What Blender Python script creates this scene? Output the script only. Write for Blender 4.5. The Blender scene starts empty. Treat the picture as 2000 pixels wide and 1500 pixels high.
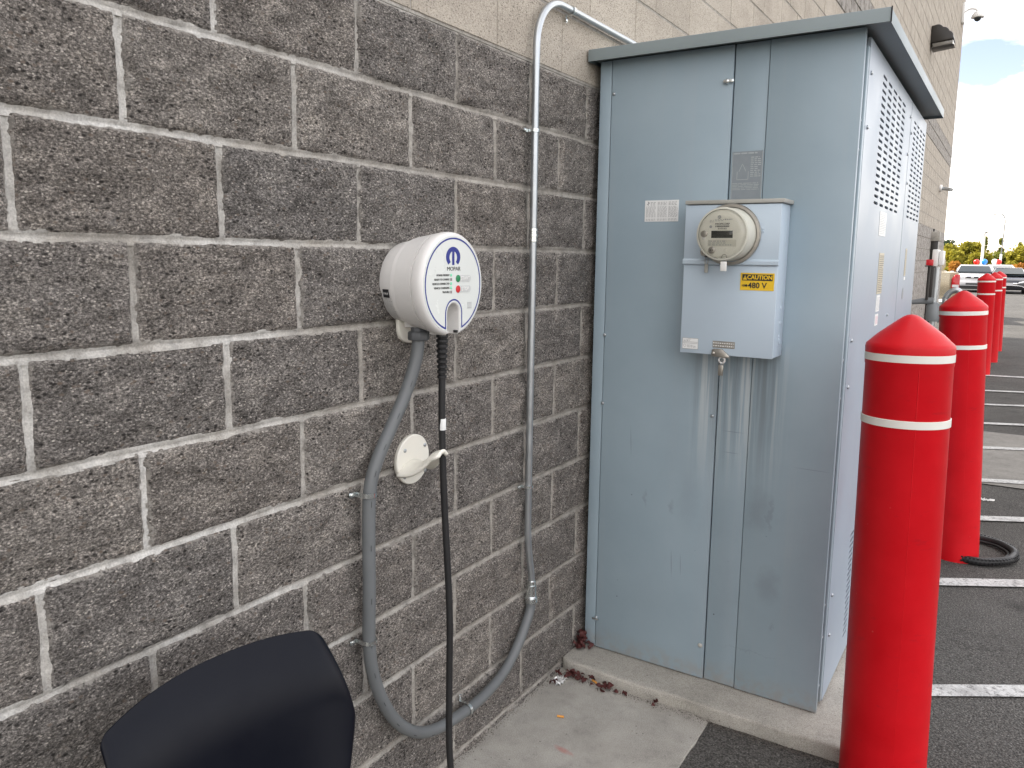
import bpy, bmesh, math, random
from mathutils import Vector, Matrix, noise, Euler
rad = math.radians
random.seed(11)
SC = bpy.context.scene
COL = SC.collection

# ------------------------------------------------------------------ camera
cam_d = bpy.data.cameras.new('camera')
cam = bpy.data.objects.new('camera', cam_d)
COL.objects.link(cam)
SC.camera = cam
YAW, PIT, ROL = 0.5647, -0.1435, 0.0137
fw = Vector((-math.sin(YAW)*math.cos(PIT), math.cos(YAW)*math.cos(PIT), math.sin(PIT)))
rt = Vector((math.cos(YAW), math.sin(YAW), 0))
up = rt.cross(fw)
r2 = math.cos(ROL)*rt + math.sin(ROL)*up
u2 = -math.sin(ROL)*rt + math.cos(ROL)*up
m = Matrix((r2, u2, -fw)).transposed().to_4x4()
m.translation = Vector((1.393, -0.664, 1.627))
cam.matrix_world = m
cam_d.sensor_width = 36
cam_d.lens = 1531.9/2000*36
cam_d.shift_y = -27.77/2000
cam_d.clip_start = 0.05
cam_d.clip_end = 12000

# ------------------------------------------------------------------ light
SUN_EL, SUN_AZ = rad(38), rad(-92)      # azimuth clockwise from +Y: the sun stands behind the building
W = bpy.data.worlds.new('World')
SC.world = W
W.use_nodes = True
nt = W.node_tree
nt.nodes.clear()
wo = nt.nodes.new('ShaderNodeOutputWorld')
bg = nt.nodes.new('ShaderNodeBackground')
bg.inputs['Strength'].default_value = 0.15
sky = nt.nodes.new('ShaderNodeTexSky')
sky.sky_type = 'NISHITA'
sky.sun_disc = False
sky.sun_elevation = SUN_EL
sky.sun_rotation = SUN_AZ
sky.air_density = 1.0
sky.dust_density = 0.25
sky.ozone_density = 2.0
tc = nt.nodes.new('ShaderNodeTexCoord')
mp = nt.nodes.new('ShaderNodeMapping')
mp.inputs['Scale'].default_value = (1.0, 1.0, 3.4)
mp.inputs['Rotation'].default_value = (0.15, 0.0, 0.4)
mp.inputs['Location'].default_value = (7.0, 13.0, 3.7)
cn = nt.nodes.new('ShaderNodeTexNoise')
cn.inputs['Scale'].default_value = 3.2
cn.inputs['Detail'].default_value = 9
cn.inputs['Roughness'].default_value = 0.62
cr = nt.nodes.new('ShaderNodeValToRGB')
cr.color_ramp.elements[0].position = 0.37
cr.color_ramp.elements[0].color = (0, 0, 0, 1)
cr.color_ramp.elements[1].position = 0.72
cr.color_ramp.elements[1].color = (0.85, 0.85, 0.85, 1)
cm = nt.nodes.new('ShaderNodeMixRGB')
cm.inputs['Color2'].default_value = (10.2, 9.6, 8.7, 1)
nt.links.new(tc.outputs['Generated'], mp.inputs['Vector'])
nt.links.new(mp.outputs['Vector'], cn.inputs['Vector'])
nt.links.new(cn.outputs['Fac'], cr.inputs['Fac'])
nt.links.new(cr.outputs['Color'], cm.inputs['Fac'])
dm = nt.nodes.new('ShaderNodeMixRGB')
dm.blend_type = 'MULTIPLY'
dm.inputs['Fac'].default_value = 1.0
dm.inputs['Color2'].default_value = (0.64, 0.50, 0.48, 1)
nt.links.new(sky.outputs['Color'], dm.inputs['Color1'])
nt.links.new(dm.outputs['Color'], cm.inputs['Color1'])
nt.links.new(cm.outputs['Color'], bg.inputs['Color'])
nt.links.new(bg.outputs['Background'], wo.inputs['Surface'])

sd = bpy.data.lights.new('sun', 'SUN')
sd.energy = 3.2
sd.angle = rad(0.5)
sd.color = (1.0, 0.94, 0.84)
sun = bpy.data.objects.new('sun', sd)
COL.objects.link(sun)
sdir = Vector((math.sin(SUN_AZ)*math.cos(SUN_EL), math.cos(SUN_AZ)*math.cos(SUN_EL), math.sin(SUN_EL)))
sun.rotation_euler = (-sdir).to_track_quat('-Z', 'Y').to_euler()
sun.location = sdir*50
SC.view_settings.view_transform = 'Standard'
SC.view_settings.look = 'None'
SC.view_settings.exposure = 1.88
SC.view_settings.gamma = 1.0
SC.view_settings.use_curve_mapping = False

# ------------------------------------------------------------------ materials
MATS = {}
class NT:
    def __init__(s, name):
        s.m = bpy.data.materials.new(name)
        s.m.use_nodes = True
        s.t = s.m.node_tree
        s.b = s.t.nodes['Principled BSDF']
        s.out = s.t.nodes['Material Output']
        MATS[name] = s.m
    def n(s, typ, **kw):
        x = s.t.nodes.new(typ)
        for k, v in kw.items():
            if k.startswith('_'): setattr(x, k[1:], v)
            else: x.inputs[k.replace('_', ' ')].default_value = v
        return x
    def l(s, a, b): s.t.links.new(a, b)
    def pos(s):
        return s.n('ShaderNodeNewGeometry').outputs['Position']
    def obj(s):
        return s.n('ShaderNodeTexCoord').outputs['Object']
    def noise(s, vec, scale, detail=4, rough=0.6, dist=0.0):
        x = s.n('ShaderNodeTexNoise', Scale=scale, Detail=detail, Roughness=rough, Distortion=dist)
        s.l(vec, x.inputs['Vector'])
        return x.outputs['Fac']
    def ramp(s, fac, stops):
        x = s.n('ShaderNodeValToRGB')
        e = x.color_ramp.elements
        while len(e) < len(stops): e.new(0.5)
        for i, (p, c) in enumerate(stops):
            e[i].position = p
            e[i].color = (c, c, c, 1) if not hasattr(c, '__len__') else (*c, 1)
        s.l(fac, x.inputs['Fac'])
        return x.outputs['Color']
    def mix(s, fac, a, b, typ='MIX'):
        x = s.n('ShaderNodeMixRGB', _blend_type=typ)
        for i, v in ((0, fac), (1, a), (2, b)):
            if isinstance(v, (int, float)): x.inputs[i].default_value = v if i == 0 else (v, v, v, 1)
            elif isinstance(v, tuple): x.inputs[i].default_value = (*v, 1)
            else: s.l(v, x.inputs[i])
        return x.outputs[0]
    def math(s, op, a, b=0.0, c=None):
        x = s.n('ShaderNodeMath', _operation=op)
        for i, v in enumerate((a, b, c)):
            if v is None: continue
            if isinstance(v, (int, float)): x.inputs[i].default_value = v
            else: s.l(v, x.inputs[i])
        return x.outputs[0]
    def bump(s, h, strength=0.3, dist=0.01, prev=None):
        x = s.n('ShaderNodeBump', Strength=strength, Distance=dist)
        s.l(h, x.inputs['Height'])
        if prev is not None: s.l(prev, x.inputs['Normal'])
        return x.outputs['Normal']
    def fin(s, col=None, rough=None, normal=None, metal=None, spec=None):
        def put(name, v):
            if v is None: return
            if isinstance(v, (int, float)): s.b.inputs[name].default_value = v
            elif isinstance(v, tuple): s.b.inputs[name].default_value = (*v, 1)
            else: s.l(v, s.b.inputs[name])
        put('Base Color', col); put('Roughness', rough); put('Normal', normal); put('Metallic', metal); put('Specular IOR Level', spec)
        return s.m

def simple(name, col, rough=0.5, metal=0.0, var=0.12, scale=30, bump=0.0, bdist=0.002, spec=0.5):
    a = NT(name)
    p = a.obj()
    f = a.noise(p, scale, 5, 0.6)
    g = a.noise(p, scale*0.13+1.0, 3, 0.5)
    k = a.ramp(a.mix(0.5, f, g), [(0.3, 1-var), (0.7, 1.0+var*0.3)])
    c = a.mix(1.0, col, k, 'MULTIPLY')
    rr = a.ramp(f, [(0.3, max(0, rough-0.06)), (0.7, min(1, rough+0.06))])
    nrm = a.bump(a.noise(p, scale*6, 3, 0.6), bump, bdist) if bump else None
    return a.fin(c, rr, nrm, metal, spec)

def mortar_mat():
    a = NT('mortar')
    p = a.pos()
    c = a.ramp(a.noise(p, 9, 6, 0.65), [(0.3, (0.30, 0.28, 0.248)), (0.7, (0.44, 0.415, 0.375))])
    sep = a.n('ShaderNodeSeparateXYZ'); a.l(p, sep.inputs[0])
    far = a.n('ShaderNodeMapRange'); far.inputs[1].default_value = 0.3; far.inputs[2].default_value = 1.2
    a.l(sep.outputs['Y'], far.inputs[0])
    # chalky white efflorescence on the joints of the nearest metre
    w = a.mix(a.ramp(a.noise(p, 3.2, 5), [(0.40, 0.05), (0.60, 1.0)]), c, (0.61, 0.60, 0.57))
    c2 = a.mix(far.outputs[0], w, c)
    fine = a.noise(p, 260, 3, 0.7)
    c3 = a.mix(0.6, c2, a.ramp(fine, [(0.35, 0.6), (0.65, 1.15)]), 'MULTIPLY')
    c3 = a.mix(0.8, c3, a.ramp(a.noise(p, 30, 5, 0.7), [(0.38, 0.68), (0.55, 1.0)]), 'MULTIPLY')
    n1 = a.bump(a.noise(p, 45, 5, 0.6), 0.7, 0.005)
    n2 = a.bump(fine, 0.5, 0.0015, n1)
    return a.fin(c3, 0.95, n2, spec=0.2)

def block_mat(name, dark=True):
    a = NT(name)
    p = a.pos()
    o = a.obj()
    oi = a.n('ShaderNodeObjectInfo')
    st = a.n('ShaderNodeMapping'); st.inputs['Scale'].default_value = (1, 0.72, 1.25)
    a.l(p, st.inputs['Vector'])
    v = st.outputs[0]
    if dark:
        big = a.noise(v, 14, 5, 0.62)
        base = a.ramp(big, [(0.28, (0.145, 0.132, 0.121)), (0.5, (0.214, 0.197, 0.182)), (0.74, (0.325, 0.298, 0.270))])
        tone = a.ramp(oi.outputs['Random'], [(0.0, (0.86, 0.87, 0.88)), (0.35, (1.03, 1.01, 0.98)), (0.6, (0.94, 0.94, 0.94)), (1.0, (1.14, 1.13, 1.10))])
        base = a.mix(1.0, base, tone, 'MULTIPLY')
        g = a.noise(v, 210, 5, 0.84)
        base = a.mix(0.92, base, a.ramp(g, [(0.37, 0.04), (0.455, 0.66), (0.54, 1.22), (0.62, 3.0)]), 'MULTIPLY')
        vo = a.n('ShaderNodeTexVoronoi', Scale=170.0, Randomness=1.0); a.l(v, vo.inputs['Vector'])
        # pale grit and tan grains
        grit = a.math('MULTIPLY', a.ramp(vo.outputs['Distance'], [(0.24, 1.0), (0.36, 0.0)]),
                      a.ramp(a.n_sep(vo.outputs['Color']), [(0.80, 0.0), (0.90, 1.0)]))
        base = a.mix(grit, base, (0.66, 0.61, 0.55))
        vb = a.n('ShaderNodeTexVoronoi', Scale=95.0); a.l(v, vb.inputs['Vector'])
        tan = a.math('MULTIPLY', a.ramp(vb.outputs['Distance'], [(0.2, 1.0), (0.42, 0.0)]),
                     a.ramp(a.n_sep(vb.outputs['Color']), [(0.86, 0.0), (0.9, 0.75)]))
        base = a.mix(tan, base, (0.21, 0.165, 0.13))
        pit = a.math('MULTIPLY', a.ramp(vb.outputs['Distance'], [(0.20, 1.0), (0.42, 0.0)]),
                     a.ramp(a.n_sep(vb.outputs['Color']), [(0.20, 1.0), (0.26, 0.0)]))
        base = a.mix(a.math('MULTIPLY', pit, 0.85), base, (0.018, 0.016, 0.015))
        # mortar smeared over the arrises and a few bloom patches
        sep = a.n('ShaderNodeSeparateXYZ'); a.l(o, sep.inputs[0])
        ey = a.math('SUBTRACT', 0.1975, a.math('ABSOLUTE', sep.outputs['Y']))
        ez = a.math('SUBTRACT', 0.0960, a.math('ABSOLUTE', sep.outputs['Z']))
        e = a.math('MINIMUM', ey, ez)
        nn = a.noise(p, 75, 5, 0.75)
        e2 = a.math('SUBTRACT', e, a.math('MULTIPLY', a.math('SUBTRACT', nn, 0.44), 0.045))
        sm = a.ramp(e2, [(0.0, 1.0), (0.0035, 0.0)])
        sm = a.math('MULTIPLY', sm, a.ramp(a.noise(p, 11, 3), [(0.40, 0.1), (0.6, 0.95)]))
        base = a.mix(sm, base, (0.42, 0.395, 0.36))
        bl = a.math('MULTIPLY', a.ramp(a.noise(p, 5.5, 3), [(0.63, 0.0), (0.76, 0.5)]), a.ramp(nn, [(0.46, 0), (0.6, 1)]))
        base = a.mix(bl, base, (0.36, 0.345, 0.33))
        h1 = a.noise(v, 95, 5, 0.75)
        n1 = a.bump(h1, 0.9, 0.011)
        n2 = a.bump(g, 0.9, 0.005, n1)
        n3 = a.bump(pit, 0.5, 0.003, n2) 
        return a.fin(base, 0.93, n3, spec=0.25)
    big = a.noise(v, 4, 5, 0.62)
    base = a.ramp(big, [(0.3, (0.36, 0.32, 0.268)), (0.7, (0.47, 0.425, 0.36))])
    tone = a.ramp(oi.outputs['Random'], [(0.0, 0.88), (0.5, 1.0), (1.0, 1.08)])
    base = a.mix(1.0, base, tone, 'MULTIPLY')
    g = a.noise(v, 240, 4, 0.75)
    base = a.mix(0.85, base, a.ramp(g, [(0.32, 0.25), (0.45, 0.90), (0.58, 1.12), (0.70, 1.5)]), 'MULTIPLY')
    vb = a.n('ShaderNodeTexVoronoi', Scale=120.0); a.l(v, vb.inputs['Vector'])
    pit = a.math('MULTIPLY', a.ramp(vb.outputs['Distance'], [(0.12, 1.0), (0.34, 0.0)]),
                 a.ramp(a.n_sep(vb.outputs['Color']), [(0.2, 1.0), (0.3, 0.0)]))
    base = a.mix(a.math('MULTIPLY', pit, 0.75), base, (0.09, 0.078, 0.065))
    n1 = a.bump(g, 0.45, 0.003)
    n2 = a.bump(a.math('SUBTRACT', 1.0, pit), 0.5, 0.003, n1)
    return a.fin(base, 0.93, n2, spec=0.25)
def _nsep(s, colr):
    x = s.n('ShaderNodeSeparateColor'); s.l(colr, x.inputs[0]); return x.outputs[0]
NT.n_sep = _nsep

def asphalt_mat(name, k=1.0, worn=False):
    a = NT(name)
    p = a.pos()
    big = a.noise(p, 0.9, 6, 0.6)
    base = a.ramp(big, [(0.3, (0.064*k, 0.061*k, 0.057*k)), (0.7, (0.100*k, 0.096*k, 0.089*k))])
    g = a.noise(p, 170, 3, 0.7)
    base = a.mix(0.8, base, a.ramp(g, [(0.36, 0.2), (0.5, 0.95), (0.64, 2.2)]), 'MULTIPLY')
    vo = a.n('ShaderNodeTexVoronoi', Scale=110.0); a.l(p, vo.inputs['Vector'])
    st = a.math('MULTIPLY', a.ramp(vo.outputs['Distance'], [(0.2, 1.0), (0.36, 0.0)]), a.ramp(a.n_sep(vo.outputs['Color']), [(0.86, 0.0), (0.94, 0.8)]))
    base = a.mix(st, base, (0.26, 0.25, 0.24))
    stain = a.ramp(a.noise(p, 2.3, 5, 0.7), [(0.56, 1.0), (0.72, 0.72)])
    base = a.mix(1.0, base, stain, 'MULTIPLY')
    # oil drips and hairline cracks
    oil = a.n('ShaderNodeTexVoronoi', Scale=1.7); a.l(p, oil.inputs['Vector'])
    od = a.math('ADD', oil.outputs['Distance'], a.math('MULTIPLY', a.math('SUBTRACT', a.noise(p, 14, 4), 0.5), 0.18))
    base = a.mix(a.math('MULTIPLY', a.ramp(od, [(0.05, 0.45), (0.16, 0.0)]), a.ramp(a.n_sep(oil.outputs['Color']), [(0.55, 0.0), (0.6, 1.0)])), base, (0.022, 0.021, 0.020))
    wp = a.n('ShaderNodeVectorMath', _operation='ADD'); wn = a.n('ShaderNodeTexNoise', Scale=3.5, Detail=6.0); a.l(p, wn.inputs['Vector'])
    a.l(p, wp.inputs[0]); a.l(wn.outputs['Color'], wp.inputs[1])
    ck = a.n('ShaderNodeTexVoronoi', _feature='DISTANCE_TO_EDGE', Scale=0.75); a.l(wp.outputs[0], ck.inputs['Vector'])
    base = a.mix(a.math('MULTIPLY', a.ramp(ck.outputs['Distance'], [(0.0015, 0.8), (0.005, 0.0)]), a.ramp(a.noise(p, 0.8, 2), [(0.50, 0.0), (0.56, 1.0)])), base, (0.018, 0.017, 0.016))
    n1 = a.bump(vo.outputs['Distance'], 0.7, 0.006)
    n2 = a.bump(g, 0.5, 0.003, n1)
    return a.fin(base, 0.92, n2, spec=0.25)

def concrete_mat(name, c1, c2, k=1.0):
    a = NT(name)
    p = a.pos()
    base = a.ramp(a.noise(p, 3.1, 7, 0.65), [(0.3, c1), (0.7, c2)])
    blot = a.ramp(a.noise(p, 9, 6, 0.75), [(0.42, 1.08), (0.60, 0.92), (0.75, 0.62)])
    base = a.mix(0.9, base, blot, 'MULTIPLY')
    g = a.noise(p, 330, 3, 0.7)
    base = a.mix(0.7, base, a.ramp(g, [(0.35, 0.55), (0.6, 1.3)]), 'MULTIPLY')
    vo = a.n('ShaderNodeTexVoronoi', Scale=55.0); a.l(p, vo.inputs['Vector'])
    sp = a.math('MULTIPLY', a.ramp(vo.outputs['Distance'], [(0.08, 1.0), (0.16, 0.0)]), a.ramp(a.n_sep(vo.outputs['Color']), [(0.8, 0.0), (0.86, 0.9)]))
    base = a.mix(sp, base, (0.05, 0.045, 0.04))
    n1 = a.bump(a.noise(p, 60, 5, 0.7), 0.3, 0.004)
    n2 = a.bump(g, 0.35, 0.0012, n1)
    a.base_out = base
    a.n2 = n2
    return a

mortar = mortar_mat()
block_dark = block_mat('split_face_block', True)
block_light = block_mat('ground_face_block', False)
asphalt = asphalt_mat('asphalt_surface', 0.98)
asphalt_far = asphalt_mat('worn_asphalt', 0.95)
conc = concrete_mat('slab_concrete', (0.31, 0.295, 0.265), (0.41, 0.395, 0.36))
# a faded pink paint smear on the slab
sepc = conc.n('ShaderNodeSeparateXYZ'); conc.l(conc.pos(), sepc.inputs[0])
du = conc.math('MULTIPLY', conc.math('ADD', conc.math('MULTIPLY', conc.math('SUBTRACT', sepc.outputs['X'], 0.268), 0.98), conc.math('MULTIPLY', conc.math('SUBTRACT', sepc.outputs['Y'], 1.462), -0.17)), 17.0)
dv = conc.math('MULTIPLY', conc.math('ADD', conc.math('MULTIPLY', conc.math('SUBTRACT', sepc.outputs['X'], 0.268), 0.17), conc.math('MULTIPLY', conc.math('SUBTRACT', sepc.outputs['Y'], 1.462), 0.98)), 50.0)
dd = conc.math('ADD', conc.math('MULTIPLY', du, du), conc.math('MULTIPLY', dv, dv))
dd = conc.math('ADD', dd, conc.math('MULTIPLY', conc.noise(conc.pos(), 60, 4), 0.9))
smear = conc.ramp(dd, [(0.45, 0.55), (1.3, 0.0)])
concrete = conc.fin(conc.mix(smear, conc.base_out, (0.42, 0.14, 0.12)), 0.9, conc.n2, spec=0.25)
cp = concrete_mat('pad_concrete', (0.31, 0.295, 0.26), (0.43, 0.41, 0.37))
pad_mat = cp.fin(cp.base_out, 0.9, cp.n2, spec=0.25)
cg = concrete_mat('gutter_concrete', (0.20, 0.19, 0.175), (0.28, 0.268, 0.245))
gutter_mat = cg.fin(cg.base_out, 0.9, cg.n2, spec=0.25)

def paint_line():
    a = NT('line_paint'); p = a.pos()
    w = a.ramp(a.noise(p, 55, 6, 0.8), [(0.36, 0.0), (0.5, 1.0)])
    w2 = a.ramp(a.noise(p, 7, 4, 0.6), [(0.25, 0.35), (0.5, 1.0)])
    c = a.mix(a.math('MULTIPLY', w, w2), (0.16, 0.155, 0.15), (0.60, 0.60, 0.585))
    vo = a.n('ShaderNodeTexVoronoi', Scale=110.0); a.l(p, vo.inputs['Vector'])
    return a.fin(c, 0.8, a.bump(vo.outputs['Distance'], 0.5, 0.005), spec=0.3)
line_mat = paint_line()

DK = (0.13, 0.15, 0.17)
STAINS = [(0.702, 0.745, 0.046, 0.085, 0.8, 0.40, DK), (0.744, 0.735, 0.007, 0.075, 0.6, 0.34, DK), (0.748, 0.478, 0.038, 0.070, 0.8, 0.38, DK),
          (0.388, 0.480, 0.0013, 0.055, 0.5, 0.75, DK), (0.424, 0.482, 0.0013, 0.045, 0.5, 0.65, DK), (0.205, 0.930, 0.0016, 0.060, 0.6, 0.55, DK),
          (0.381, 0.700, 0.013, 0.030, 0.7, 0.45, DK), (0.277, 0.715, 0.008, 0.034, 0.7, 0.40, DK), (0.440, 0.760, 0.045, 0.140, 0.9, 0.20, DK),
          (0.400, 0.900, 0.090, 0.130, 0.8, 0.10, DK), (0.870, 0.640, 0.090, 0.300, 0.9, 0.20, DK), (0.595, 0.430, 0.060, 0.300, 0.8, 0.22, DK),
          (0.595, 1.017, 0.040, 0.0013, 0.5, 0.55, DK), (0.590, 0.940, 0.030, 0.0013, 0.5, 0.50, DK), (0.870, 0.922, 0.060, 0.0013, 0.5, 0.45, DK),
          (0.771, 0.335, 0.010, 0.022, 0.8, 0.40, DK), (0.300, 0.300, 0.180, 0.120, 0.9, 0.10, DK), (0.700, 0.210, 0.120, 0.004, 0.6, 0.25, DK)]
def cabinet_mat():
    a = NT('cabinet_paint'); p = a.pos()
    sep = a.n('ShaderNodeSeparateXYZ'); a.l(p, sep.inputs[0])
    X, Y, Z = sep.outputs
    base = a.ramp(a.noise(p, 2.2, 5, 0.6), [(0.3, (0.258, 0.336, 0.388)), (0.7, (0.305, 0.386, 0.438))])
    # vertical rain streaks below the meter box (dirt washed down), stretched noise
    ms = a.n('ShaderNodeMapping'); ms.inputs['Scale'].default_value = (46, 46, 1.3); a.l(p, ms.inputs['Vector'])
    st = a.noise(ms.outputs[0], 1.0, 4, 0.6)
    def band(v, lo0, lo1, hi1, hi0):
        r1 = a.n('ShaderNodeMapRange', _interpolation_type='SMOOTHSTEP'); r1.inputs[1].default_value = lo0; r1.inputs[2].default_value = lo1; a.l(v, r1.inputs[0])
        r2_ = a.n('ShaderNodeMapRange', _interpolation_type='SMOOTHSTEP'); r2_.inputs[1].default_value = hi1; r2_.inputs[2].default_value = hi0
        r2_.inputs[3].default_value = 1.0; r2_.inputs[4].default_value = 0.0; a.l(v, r2_.inputs[0])
        return a.math('MULTIPLY', r1.outputs[0], r2_.outputs[0])
    front = a.math('LESS_THAN', Y, 2.09)
    zone = a.math('MULTIPLY', a.math('MULTIPLY', band(X, 0.42, 0.48, 0.70, 0.80), band(Z, 0.72, 1.22, 1.32, 1.36)), front)
    dirt = a.math('MULTIPLY', zone, a.ramp(st, [(0.38, 0.55), (0.52, 0.12)]))
    base = a.mix(dirt, base, (0.13, 0.15, 0.155))
    pale = a.math('MULTIPLY', zone, a.ramp(st, [(0.53, 0.0), (0.62, 0.6)]))
    base = a.mix(pale, base, (0.52, 0.56, 0.56))
    # hand and boot smudges, scratches: soft ellipses (x, z, half width, half height, softness, strength)
    wx = a.math('ADD', X, a.math('MULTIPLY', a.math('SUBTRACT', a.noise(p, 16, 5, 0.7), 0.5), 0.075))
    wz = a.math('ADD', Z, a.math('MULTIPLY', a.math('SUBTRACT', a.noise(p, 13, 5, 0.7), 0.5), 0.11))
    for (ex, ez, rx, rz, so, st_, cc_) in STAINS:
        sharp = min(rx, rz) < 0.004
        dx = a.math('DIVIDE', a.math('SUBTRACT', a.math('ADD', X, a.math('MULTIPLY', a.math('SUBTRACT', Z, ez), 0.05)) if sharp else wx, ex), rx)
        dz = a.math('DIVIDE', a.math('SUBTRACT', Z if sharp else wz, ez), rz)
        r_ = a.math('SQRT', a.math('ADD', a.math('MULTIPLY', dx, dx), a.math('MULTIPLY', dz, dz)))
        f_ = a.math('MULTIPLY', a.ramp(a.math('MULTIPLY', r_, 0.5), [(max(0.0, 1-so)*0.5, st_*(1.0 if sharp else 0.7)), (0.5*(1+so*0.3), 0.0)]), front)
        base = a.mix(f_, base, cc_)
    # lower part a bit bluer / dustier at the foot, specks of mud
    foot = a.math('MULTIPLY', band(Z, -1, 0, 0.06, 0.16), a.ramp(a.noise(p, 28, 4), [(0.4, 0.1), (0.6, 0.7)]))
    base = a.mix(foot, base, (0.30, 0.30, 0.285))
    vo = a.n('ShaderNodeTexVoronoi', Scale=23.0); a.l(p, vo.inputs['Vector'])
    sp = a.math('MULTIPLY', a.ramp(vo.outputs['Distance'], [(0.05, 1.0), (0.075, 0.0)]), a.ramp(a.n_sep(vo.outputs['Color']), [(0.84, 0.0), (0.88, 1.0)]))
    sp = a.math('MULTIPLY', sp, band(Z, -1, 0, 0.5, 1.0))
    base = a.mix(sp, base, (0.06, 0.07, 0.075))
    # faint haze of scuffs on the side panels
    sc_ = a.ramp(a.noise(ms.outputs[0], 0.35, 5, 0.7), [(0.5, 0.0), (0.75, 0.25)])
    base = a.mix(sc_, base, (0.33, 0.37, 0.40))
    n1 = a.bump(a.noise(p, 420, 2, 0.5), 0.10, 0.0006)
    n2 = a.bump(a.noise(p, 2.6, 2, 0.5), 0.30, 0.02, n1)
    return a.fin(base, a.ramp(a.noise(p, 12, 4), [(0.3, 0.40), (0.7, 0.52)]), n2, spec=0.5)
cab_mat = cabinet_mat()
cab_side_lit = simple('cabinet_paint_skylit', (0.325, 0.385, 0.455), 0.42, 0, 0.10, 4)  # cabinet paint made lighter and bluer: sky light put into the colour
roof_mat = simple('roof_cap_paint', (0.23, 0.275, 0.285), 0.45, 0, 0.10, 3)
box_paint = simple('meter_box_paint', (0.48, 0.575, 0.66), 0.38, 0, 0.07, 5)
lid_paint = simple('weathered_lid', (0.40, 0.40, 0.37), 0.55, 0, 0.15, 12)
galv = simple('galvanised_steel', (0.47, 0.50, 0.52), 0.36, 0.85, 0.15, 22)
zinc = simple('bright_zinc', (0.70, 0.74, 0.74), 0.25, 0.95, 0.2, 60)
dark_gap = simple('dark_cavity', (0.012, 0.013, 0.014), 0.9)
conduit_mat = simple('grey_pvc_jacket', (0.135, 0.145, 0.15), 0.45, 0, 0.14, 14, 0.1, 0.0008)
fitting_mat = simple('dark_grey_fitting', (0.085, 0.09, 0.095), 0.5, 0, 0.15, 30)
rubber = simple('black_rubber', (0.012, 0.012, 0.013), 0.5, 0, 0.2, 25, 0.1, 0.0005)
white_plastic = simple('white_plastic', (0.71, 0.70, 0.68), 0.35, 0, 0.05, 6)
face_plastic = simple('face_plate_white', (0.66, 0.69, 0.665), 0.25, 0, 0.02, 6)
cream = simple('cream_plastic', (0.80, 0.78, 0.70), 0.4, 0, 0.07, 9)
blue_ink = simple('blue_print', (0.008, 0.02, 0.22), 0.4, 0, 0.05)
black_ink = simple('black_print', (0.02, 0.02, 0.022), 0.5, 0, 0.05)
grey_ink = simple('grey_print', (0.36, 0.37, 0.37), 0.5, 0, 0.05)
silver_key = simple('silver_key', (0.52, 0.54, 0.53), 0.4, 0, 0.04)
green_btn = simple('green_button', (0.01, 0.21, 0.075), 0.35, 0, 0.05)
red_btn = simple('red_button', (0.55, 0.012, 0.02), 0.35, 0, 0.05)
white_ink = simple('white_print', (0.75, 0.75, 0.73), 0.5, 0, 0.03)
sticker = simple('sticker_white', (0.80, 0.81, 0.80), 0.45, 0, 0.06, 40)
sticker_tan = simple('sticker_tan', (0.55, 0.50, 0.38), 0.5, 0, 0.1, 40)
sticker_grey = simple('faded_sticker', (0.24, 0.275, 0.30), 0.4, 0, 0.12, 60)
faded_ink = simple('faded_print', (0.42, 0.46, 0.48), 0.5, 0, 0.2, 90)
pink_ink = simple('pink_print', (0.62, 0.22, 0.32), 0.5, 0, 0.1)
yellow = simple('caution_yellow', (0.82, 0.53, 0.02), 0.45, 0, 0.05)
meter_grey = simple('meter_body_grey', (0.56, 0.56, 0.49), 0.45, 0, 0.08, 12)
meter_face = simple('meter_face', (0.80, 0.79, 0.71), 0.5, 0, 0.06, 12)
lcd = simple('display_glass', (0.045, 0.05, 0.045), 0.15, 0, 0.05)
nickel = simple('worn_metal', (0.42, 0.40, 0.36), 0.35, 0.8, 0.25, 40)
black_shell = simple('black_chair_plastic', (0.0022, 0.0032, 0.0075), 0.36, 0, 0.1, 8, 0.08, 0.0004, spec=0.16)
chair_metal = simple('chair_leg_metal', (0.35, 0.36, 0.37), 0.3, 0.9, 0.1)
def bollard_mat():
    a = NT('bollard_red'); o = a.obj()
    c = a.ramp(a.noise(o, 5, 5, 0.6), [(0.3, (0.50, 0.003, 0.008)), (0.7, (0.60, 0.007, 0.014))])
    vo = a.n('ShaderNodeTexVoronoi', Scale=14.0); a.l(o, vo.inputs['Vector'])
    sc_ = a.math('MULTIPLY', a.ramp(vo.outputs['Distance'], [(0.02, 1.0), (0.05, 0.0)]), 0.4)
    c = a.mix(sc_, c, (0.60, 0.25, 0.22))
    ms = a.n('ShaderNodeMapping'); ms.inputs['Scale'].default_value = (9, 9, 30); a.l(o, ms.inputs['Vector'])
    c = a.mix(a.ramp(a.noise(ms.outputs[0], 1, 5, 0.75), [(0.60, 0.0), (0.72, 0.32)]), c, (0.16, 0.02, 0.03))
    return a.fin(c, a.ramp(a.noise(o, 9, 4), [(0.3, 0.34), (0.7, 0.48)]), a.bump(a.noise(o, 3, 3), 0.08, 0.01), spec=0.22)
red = bollard_mat()
band_mat = simple('white_band', (0.72, 0.71, 0.66), 0.4, 0, 0.06, 15)
bronze = simple('dark_bronze', (0.028, 0.025, 0.022), 0.4, 0.2, 0.1)
lens_mat = simple('lamp_lens', (0.20, 0.19, 0.17), 0.15, 0, 0.1)
pipe_grey = simple('primer_grey_pipe', (0.20, 0.215, 0.225), 0.45, 0, 0.12, 12)
far_white = simple('white_paint_far', (0.78, 0.78, 0.76), 0.4)
red_leaf = simple('dry_red_leaf', (0.085, 0.016, 0.014), 0.7, 0, 0.5, 60)
foil = simple('crumpled_foil', (0.75, 0.75, 0.74), 0.3, 0.7, 0.1)
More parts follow.
